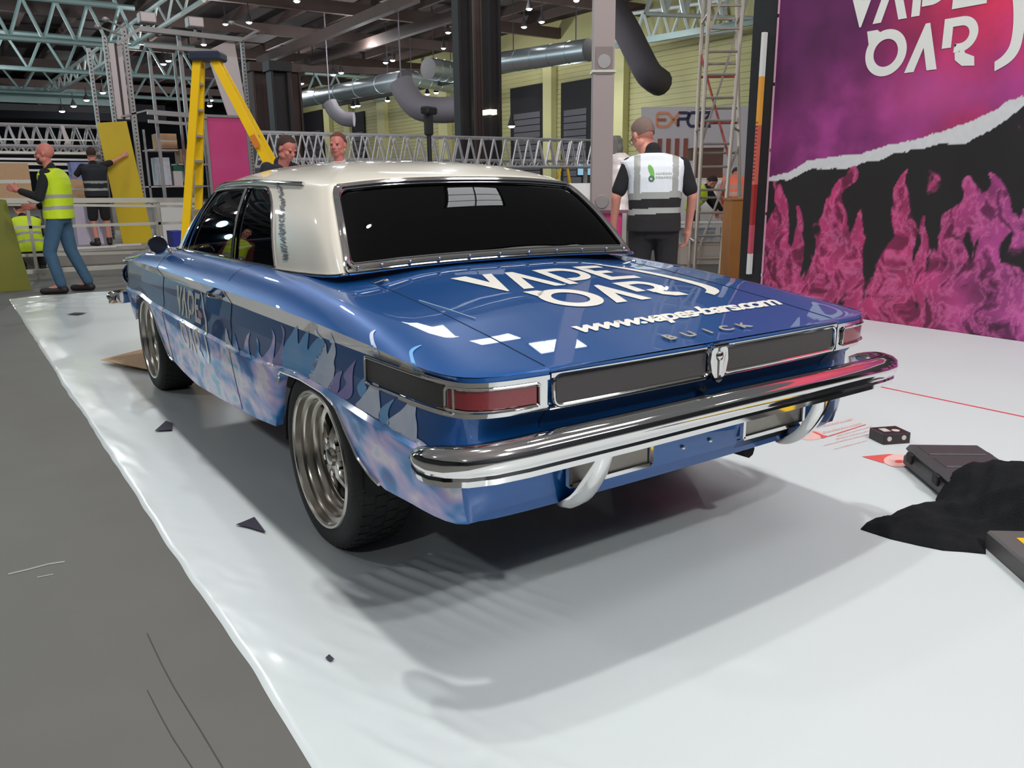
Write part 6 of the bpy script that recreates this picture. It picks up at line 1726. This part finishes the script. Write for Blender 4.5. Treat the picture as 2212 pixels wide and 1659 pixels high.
# ---- long aluminium trusses
def btruss(label, px0, px1, y, pyt0, pyt1, h, n, wid=.30, rc=.028, rb=.014, supports=()):
    a = ony(px0, pyt0, y); c = ony(px1, pyt1, y); c.z = a.z = (a.z+c.z)/2
    t = lattice('stage_truss', label, a-Vector((0, 0, h)), c-Vector((0, 0, h)), h, n, rc, rb, M_TRUSS, wid, 'truss', None)
    for s in supports:
        q = a.lerp(c, s); b = MB(); b.tube((q.x, q.y+wid/2, .22 if (y > 14 and q.x < 6.5) else 0), (q.x, q.y+wid/2, q.z-h), .035, 8); build('support_leg', b, M_GALV, t, smooth=True)
    return t
btruss('long silver box truss raised across the centre behind the car roof', 563, 1290, 8.6, 284, 304, .40, 26, .30, .016, .012, (.02, .98))
btruss('second silver truss lying just under the long one at centre', 570, 1290, 9.6, 338, 352, .10, 40, .22, .02, .008, (.03, .97))
btruss('silver box truss raised high across the far left', -60, 232, 19.0, 266, 274, .45, 10, .35, .03, .016, (.05, .95))
btruss('silver truss on the middle tier at far left', -60, 232, 18.4, 312, 318, .14, 16, .25, .028, .012, (.08, .92))
for i, (py, y, w) in enumerate(((328, 18.2, .06), (342, 18.1, .05), (352, 18.0, .07), (366, 17.9, .05), (300, 18.7, .04))):
    a = ony(-60, py, y); c = ony(232, py+4, y); b = MB(); b.bar(a, c, w, w*.8); solo('stacked_tube', b, M_TRUSS if i % 2 else M_RAIL, ['second silver tube from the top racked at far left', 'third silver tube from the top racked at far left', 'fourth silver tube from the top racked at far left', 'lowest silver tube racked at far left', 'topmost silver tube racked at far left under the high truss'][i], 'tube', 'racked tubes')
b = MB(); a = ony(134, 272, 18.95); c = ony(146, 312, 18.95); b.bar(a, c, .07, .06); b.ell(c, (.07, .05, .05)); solo('hanging_tool', b, M_PANW, 'short pale arm hanging from the far left truss', 'fitting')
# cardboard cartons and boxes at left
tz = Zy(150, 430, 16.6)
def boxY(label, px0, py0, px1, py1, y, dep, m, name='carton', cat='box', group=None, tape=True, z0=None):
    xa, xb, za, zb_ = rectY(px0, py0, px1, py1, y)
    if z0 is not None: za = z0
    t = thing(name, label, cat, ((xa+xb)/2, y+dep/2, za), 0, group)
    b = MB(); b.box((xa, y, za), (xb, y+dep, zb_)); build('carton_body', b, m, t)
    if tape: b = MB(); hh = (zb_-za); b.box((xa-.002, y-.003, za+hh*.45), (xb+.002, y, za+hh*.55)); build('tape', b, M_RAIL, t)
    return t
boxY('wide brown cardboard carton behind the bearded man', -40, 352, 72, 430, 16.6, .8, M_CARD, z0=tz)
boxY('brown cardboard carton behind the yellow-vested man, right side', 150, 388, 230, 430, 16.6, .8, M_CARD, z0=tz)
boxY('pale blue and purple printed box on the brown carton', 152, 350, 196, 387, 16.65, .5, mat('printed_blue_box', srgb(150, 170, 210), rough=.6, vary=.3, scale=5, color2=srgb(90, 80, 160)), tape=False, z0=Zy(190, 388, 16.6)+.003)
boxY('white sacks heap low behind the yellow vest', 158, 442, 240, 500, 15.9, .4, mat('white_sack', srgb(196, 186, 206), rough=.8, vary=.1, scale=3), tape=False, z0=.22)
tt_ = thing('trestle_table', 'long trestle table carrying the brown cartons at far left', 'table', (X_(95, 16.6), 17.0, .22))
b = MB(); b.box((X_(-60, 16.6), 16.55, tz-.04), (X_(236, 16.6), 17.45, tz-.001)); build('table_top', b, M_PANW, tt_)
for px in (-50, 90, 226):
    for yy in (16.62, 17.38):
        b = MB(); b.box((X_(px, 16.6)-.02, yy-.02, .221), (X_(px, 16.6)+.02, yy+.02, tz-.04)); build('table_leg', b, M_GALV, tt_)
# shelf unit right of the tower post
sh = thing('rack', 'open rack full of cartons behind the yellow ladder', 'rack', (X_(385, 17.6), 17.8, .22))
for p0_, p1_, py in ((322, 386, 322), (386, 470, 353), (322, 470, 402), (322, 470, 441)):
    xa, xb, za, zb_ = rectY(p0_, py, p1_, py+4, 17.6); b = MB(); b.box((xa, 17.6, zb_-.03), (xb, 18.3, zb_)); build('shelf', b, M_PANW, sh)
for px in (324, 468):
    xx = X_(px, 17.6); zz = Zy(px, 280, 17.6); b = MB(); b.box((xx-.02, 17.6, .22), (xx+.02, 17.64, zz)); build('upright', b, M_GALV, sh); b = MB(); b.box((xx-.02, 18.26, .22), (xx+.02, 18.3, zz)); build('upright', b, M_GALV, sh)
S2 = 17.64
boxY('brown carton on the top of the rack, left one', 338, 288, 384, 321, S2, .5, M_CARD, z0=None)
boxY('brown carton on the top of the rack, right one', 388, 322, 438, 352, S2, .5, M_CARD)
boxY('white carton with printed sides on the rack shelf', 336, 340, 372, 400, S2, .5, mat('white_printed_carton', srgb(196, 204, 212), rough=.7, vary=.25, scale=9), tape=False)
for i, (p0, p1, q0, q1) in enumerate(((374, 396, 357, 369), (402, 440, 357, 368), (402, 440, 393, 401.5))):
    boxY(['dark green lid box on the rack beside the ladder leg', 'dark green lid box at the right of the upper rack shelf', 'dark green lid box on the lower rack shelf'][i], p0, q0, p1, q1, S2, .4, M_GRN2, 'lidded_box', tape=False)
boxY('white tub between the two green lids on the rack', 402, 369, 440, 392.5, S2, .4, M_BOXW, 'lidded_box', tape=False)
boxY('small white carton under the left green lid on the rack', 374, 369.5, 396, 401, S2, .4, M_BOXW, tape=False)
boxY('dark blue plastic crate on the floor beside the ladder foot', 372, 500, 402, 540, 12.0, .4, M_BLUEC, 'crate', tape=False)
boxY('low white stack of boards beside the ladder foot', 345, 436, 410, 480, 15.0, .5, M_BOXW, 'board_stack', tape=False, z0=.22)

# ---- tripod head with camera on the centre truss
q = at(926, 275, 10.2)
tr_ = thing('tripod_light', 'black work light on a stand rising above the centre truss', 'work light', (q.x, q.y, 0))
b = MB(); z1_ = at(926, 262, 10.2).z; b.tube((q.x, q.y, 0), (q.x, q.y, z1_), .03, 8); build('stand_pole', b, M_BLK, tr_, smooth=True)
b = MB(); b.bbox((q.x, q.y, at(926, 266, 10.2).z), (.10, .1, .30), bev=.02); build('stand_head', b, M_BLK, tr_)
b = MB(); b.bbox((q.x+.0, q.y-.02, at(926, 240, 10.2).z), (.24, .12, .09), bev=.02, R=Matrix.Rotation(.5, 3, 'Z')); build('lamp_body', b, M_BLK, tr_)
for k in (-1, 1): b = MB(); b.tube((q.x, q.y, .7), (q.x+k*.4, q.y+.2, .0), .014, 6); build('stand_leg', b, M_BLK, tr_)
# ---- grey post and pink fence right of the car
PD = 7.3
a = at(1276, 460, PD); c = at(1319, 460, PD); ce = (a+c)/2; w = (c-a).length
po = thing('grey_post', 'tall square grey steel post rising out of the picture beside the white-vested man', 'post', (ce.x, ce.y, 0), math.atan2(rv2.y, rv2.x))
b = MB(); b.box((-w/2, -w/2, 0), (w/2, w/2, 5.2)); build('post_shaft', b, mat('grey_painted_post', srgb(148, 136, 134), rough=.55, vary=.05, scale=4), po, local=True)
for py, hh in ((435, .22), (147, .20)):
    z = at(1300, py, PD).z; b = MB(); b.lathe([(0, -.012), (.055, -.012), (.062, -.004), (.062, 0)], (0, -w/2, z), 'Y', 20); build('round_plate', b, M_GALV, po, local=True, smooth=True)
z = at(1300, 166, PD).z; b = MB(); b.box((-w/2-.012, -w/2-.012, z-.01), (w/2+.012, w/2+.012, z+.01)); build('joint_collar', b, M_RAIL, po, local=True)
z = at(1300, 145, PD).z; b = MB(); b.box((-.075, -w/2-.006, z-.11), (.075, -w/2, z+.11)); build('back_plate', b, mat('grey_plate', srgb(120, 108, 106), rough=.5), po, local=True)
FX = at(1283, 461, 6.9); F2 = at(1385, 462, 6.9); fd = (F2-FX); fd.z = 0; L_ = fd.length; an = math.atan2(fd.y, fd.x)
pf_ = thing('pink_barrier', 'low pink panelled barrier with metal end posts beside the grey post', 'barrier', (FX.x, FX.y, 0), an)
hh = FX.z
b = MB(); b.box((0, 0, 0), (L_*.62, .06, hh)); build('pink_panel', b, M_PINK, pf_, local=True)
for x, m, ww in ((L_*.66, M_RAIL, .05), (L_*.76, M_BROWNST, .06), (L_*.86, mat('dark_pink_post', srgb(120, 60, 70), rough=.5), .04), (L_*.965, mat('pink_post', srgb(206, 130, 140), rough=.4), .05)):
    b = MB(); b.box((x-ww/2, -.02, 0), (x+ww/2, .05, hh)); build('end_post', b, m, pf_, local=True)
b = MB(); b.box((-.02, -.02, hh), (L_, .07, hh+.025)); build('top_rail', b, mat('mauve_rail', srgb(120, 84, 98), rough=.4), pf_, local=True)
# white hoarding behind the rear screen corner
b = MB(); a = at(1236, 396, 9.6); c = at(1282, 396, 9.6); d_ = (c-a).normalized(); b.bar(Vector((a.x, a.y, a.z/2))-d_*.3, Vector((c.x, c.y, a.z/2))+d_*.25, .05, a.z, up=(0, 0, 1)); solo('white_hoarding', b, M_WHT, 'plain white waist-high hoarding left of the grey post', 'hoarding')

# ---- second group seen under the truss: yellow trestles, window, counter
b = MB(); q = at(1262, 366, 15)
for dx, m, nm in ((0, mat('lit_blue_window', srgb(150, 200, 226), rough=.3, emit=.5), 'screen'),):
    t = thing('monitor', 'small pale blue screen under the centre truss left of the grey post', 'monitor', (q.x, q.y, q.z-.2)); b = MB(); R_ = Matrix.Rotation(math.atan2(rv2.y, rv2.x), 3, 'Z'); b.bbox(q, (.24, .03, .20), R=R_); build('screen_face', b, m, t)
    b = MB(); b.bbox(q+vf2*.03, (.28, .04, .24), R=R_); build('screen_case', b, M_BLK, t); b = MB(); b.box((q.x-.02, q.y+.02, 0), (q.x+.02, q.y+.06, q.z-.1)); build('screen_stand', b, M_BLK, t)
def aframe(label, px, py0, depth, hgt, m, group=None, spread=.35):
    q = at(px, py0, depth); t = thing('step_ladder', label, 'ladder', (q.x, q.y, 0), math.atan2(rv2.y, rv2.x), group)
    for s in (-1, 1):
        for e in (-.2, .2):
            b = MB(); b.bar((s*.05, e*.7, q.z), (s*spread, e, 0), .03, .05); build('ladder_rail', b, m, t, local=True)
        if True:
            for k in range(1, 7):
                z = q.z*(1-k/7.3); x = lerp(.05, spread, k/7.3)*s; b = MB(); b.bar((x, -.16, z), (x, .16, z), .06 if s < 0 else .02, .02); build('tread', b, m, t, local=True)
    b = MB(); b.bbox((0, 0, q.z), (.2, .3, .05)); build('ladder_cap', b, m, t, local=True); return t
aframe('yellow step ladder beneath the centre truss left of the grey post', 1218, 352, 16, 1, M_YEL)
aframe('small orange and yellow step ladder beyond the scaffold tower', 1548, 330, 18, 1, mat('orange_ladder', srgb(206, 150, 84), rough=.5), None, .3)
# ---- aluminium scaffold tower
SD = 10.6
base = at(1538, 575, SD); base.z = 0
sc = thing('scaffold_tower', 'tall narrow aluminium scaffold tower with rungs between the man and the banner wall', 'scaffold', (base.x, base.y, 0))
M_SCF = mat('scaffold_alloy', srgb(186, 176, 166), rough=.35, metal=.55, vary=.08, scale=8)
def pxp(px, py, dep): return at(px, py, dep)
ztop = 4.9
def vert(px_b, px_t, dep):
    bt = at(px_b, 575, dep); bt.z = .06; tp = at(px_t, 0, dep); tp = Vector((bt.x+(tp.x-bt.x), bt.y+(tp.y-bt.y), tp.z)); d_ = tp-bt; tp = bt+d_*(ztop/d_.z); b = MB(); b.tube(bt, tp, .025, 8); build('standard', b, M_SCF, sc, smooth=True); 
    b = MB(); b.lathe([(0, -.018), (.055, -.018), (.06, 0), (.055, .018), (0, .018)], (bt.x, bt.y, .06), 'X', 14); build('castor', b, M_BLK, sc, smooth=True)
    return bt, tp
Vt = [vert(1500, 1533, SD-.35), vert(1555, 1606, SD-.35), vert(1488, 1520, SD+.35), vert(1600, 1592, SD+.35)]
def rung(i, j, z, r=.016, m=None, nm='rung'):
    f = lambda k: Vt[k][0].lerp(Vt[k][1], (z-.06)/(ztop-.06)); b = MB(); b.tube(f(i), f(j), r, 6); build(nm, b, m or M_SCF, sc, smooth=True)
M_REDB = mat('red_scaffold_brace', srgb(168, 74, 70), rough=.5)
for k in range(17): rung(0, 1, .30+k*.28)
for k in range(8): rung(2, 3, .45+k*.58)
for k, (i, j, z) in enumerate(((0, 2, .5), (1, 3, .5), (0, 2, 1.9), (1, 3, 1.9), (0, 2, 3.3), (1, 3, 3.3))): rung(i, j, z, .018, M_SCF, 'ledger')
for (i, za, j, zb_, m) in ((0, .3, 3, 1.7, M_SCF), (1, 1.5, 2, 2.9, M_REDB), (0, 1.7, 3, 3.2, M_SCF), (2, 2.0, 3, 2.0, M_REDB), (2, 2.6, 3, 2.6, M_REDB), (0, 3.0, 1, 4.4, M_SCF)):
    f = lambda k, z: Vt[k][0].lerp(Vt[k][1], (z-.06)/(ztop-.06)); b = MB(); b.tube(f(i, za), f(j, zb_), .016, 6); build('diagonal_brace', b, m, sc, smooth=True)
# ---- stand behind: white banner with lettering, shelves, boxes, wooden crate, roll
ED = 24.0
a = at(1386, 236, ED); c = at(1622, 224, ED); z0_ = at(1500, 302, ED).z
ex = thing('exhibitor_banner', 'wide pale banner with thin coloured capital lettering beyond the scaffold tower', 'banner', ((a.x+c.x)/2, (a.y+c.y)/2, 0), math.atan2(c.y-a.y, c.x-a.x))
Lb = (Vector((c.x-a.x, c.y-a.y, 0))).length; zt2 = (a.z+c.z)/2
b = MB(); b.box((-Lb/2, 0, 0), (Lb/2, .08, zt2)); build('banner_board', b, mat('pale_mauve_white_board', srgb(206, 200, 206), rough=.6, vary=.03), ex, local=True)
M_EX1 = mat('orange_banner_letter', srgb(226, 150, 110), rough=.5); M_EX2 = mat('navy_banner_letter', srgb(44, 40, 84), rough=.5)
cx = (at(1422, 268, ED)-a).length-Lb/2; cw = (at(1448, 268, ED)-at(1420, 268, ED)).length
zc_ = at(1470, 258, ED).z; hgt = (at(1470, 243, ED)-at(1470, 271, ED)).length
def stroke(pts, w, m, x0): 
    b = MB()
    for i in range(len(pts)-1):
        p = Vector((x0+pts[i][0]*hgt, -.012, zc_+(pts[i][1]-.5)*hgt)); q = Vector((x0+pts[i+1][0]*hgt, -.012, zc_+(pts[i+1][1]-.5)*hgt)); b.bar(p, q, .01, w, up=(0, 0, 1)) if abs(p.x-q.x) >= abs(p.z-q.z) else b.bar(p, q, w, .01, up=(0, 1, 0))
    build('banner_letter', b, m, ex, local=True)
lt = [([(.8, 0), (.1, 0), (.0, .1), (0, .5), (.7, .5), (0, .5), (0, .9), (.1, 1), (.8, 1)], M_EX1), ([(0, 0), (.9, 1)], M_EX1), ([(0, 0), (0, .55), (.7, .55), (.85, .7), (.85, .9), (.7, 1), (0, 1)], M_EX2),
      ([(.2, 0), (0, .25), (0, .75), (.2, 1), (.75, 1), (.95, .75), (.95, .25), (.75, 0), (.2, 0)], M_EX2), ([(0, 1), (.85, 1), (.85, .9), (0, .1), (0, 0), (.9, 0)], M_EX2)]
xpos = [1420, 1443, 1466, 1487, 1512]
for (pts, m), px in zip(lt, xpos):
    x0 = (at(px, 258, ED)-a); x0 = Vector((x0.x, x0.y, 0)).length-Lb/2; stroke(pts, .085, m, x0)
x0 = (at(1443, 258, ED)-a); x0 = Vector((x0.x, x0.y, 0)).length-Lb/2; stroke([(0, 1), (.9, 0)], .085, M_EX1, x0)
x0 = (at(1420, 300, ED)-a); x0 = Vector((x0.x, x0.y, 0)).length-Lb/2
for k in range(4):
    b = MB(); xx = x0+k*.26; zz = at(1430, 310, ED).z; b.box((xx, -.03, zz-.5), (xx+.13, -.01, zz+.15)); build('banner_stripe', b, mat('rust_banner_strip', srgb(150, 84, 70), rough=.6), ex, local=True)
# counter units / shelving behind the tower
def boxV(label, px0, py0, px1, py1, depth, dep, m, name='box', cat='box', z0=None, group=None, extra=None):
    a = at(px0, py0, depth); c = at(px1, py1, depth); an_ = math.atan2(rv2.y, rv2.x); ce_ = (a+c)/2; w_ = abs((c-a).dot(rv2)); zl = c.z if z0 is None else z0; zh = a.z
    t = thing(name, label, cat, (ce_.x, ce_.y, zl), an_, group)
    b = MB(); b.box((-w_/2, 0, 0), (w_/2, dep, zh-zl)); build(name+'_body', b, m, t, local=True)
    b = MB(); b.box((-w_/2-.01, -.01, zh-zl), (w_/2+.01, dep+.01, zh-zl+.02)); build(name+'_top', b, extra or m, t, local=True)
    return t
boxV('white counter with grey doors behind the scaffold rungs', 1445, 388, 1560, 470, 14.6, .6, M_WHT, 'counter', 'counter', 0)
boxV('dark printed carton stack low behind the scaffold', 1478, 495, 1545, 525, 12.6, .38, mat('black_white_print', srgb(60, 62, 80), rough=.5, vary=.9, scale=14, color2=srgb(210, 214, 220)), 'printed_carton', 'box')
boxV('pale shelf board stack under the printed cartons', 1470, 529, 1575, 560, 12.6, .4, mat('beige_board', srgb(196, 182, 172), rough=.6), 'board_stack', 'boards', 0)
boxV('white shelf board above the printed cartons', 1470, 484, 1572, 491, 12.6, .4, M_WHT, 'shelf_board', 'shelf')
boxV('brown wooden crate upright beside the striped pole', 1578, 432, 1612, 566, 9.4, .4, mat('orange_brown_wood', srgb(176, 118, 62), rough=.6, vary=.2, scale=3), 'wooden_crate', 'crate', 0)
boxV('dark open cabinet on the counter beyond the ladder', 1492, 322, 1562, 384, 16.6, .35, mat('brown_dark_cabinet', srgb(92, 60, 48), rough=.6), 'cabinet', 'cabinet', 0)
boxV('grey machine on the counter right of the white vest', 1470, 350, 1500, 386, 14.6, .3, mat('grey_machine', srgb(186, 182, 184), rough=.5), 'machine', 'machine')
b = MB(); a = at(1432, 566, 9.0); c = at(1598, 573, 9.0); a.z = c.z = .06; 
b.tube(a, c, .055, 16); solo('cardboard_roll', b, mat('pale_cardboard_tube', srgb(186, 162, 116), rough=.7), 'long cardboard roll lying on the floor under the scaffold tower', 'roll', smooth=True)
b = MB(); 
for k in range(15): b.ell(at(1340-k*1.2, 350+k*21, 8.6), (.13, .13, .10))
b2 = remesh_obj('wrapped_bundle', b, mat('white_plastic_wrap', srgb(226, 216, 214), rough=.25, coat=.6, vary=.08, scale=6, bump=.6, bscale=12), None, .02, 1); tag(b2, 'bundle wrapped in shiny white plastic behind the left shoulder of the white vest', 'bundle')
b = MB(); c_ = at(1331, 318, 11); b.bbox(c_, (.18, .16, .30), bev=.05); b.ell(c_+Vector((0, -.08, -.02)), (.05, .03, .07)); b.tube(Vector((c_.x, c_.y, 0)), c_, .02, 8); solo('loudspeaker', b, mat('grey_speaker', srgb(120, 116, 110), rough=.6), 'grey loudspeaker on a pole right of the grey post', 'speaker')
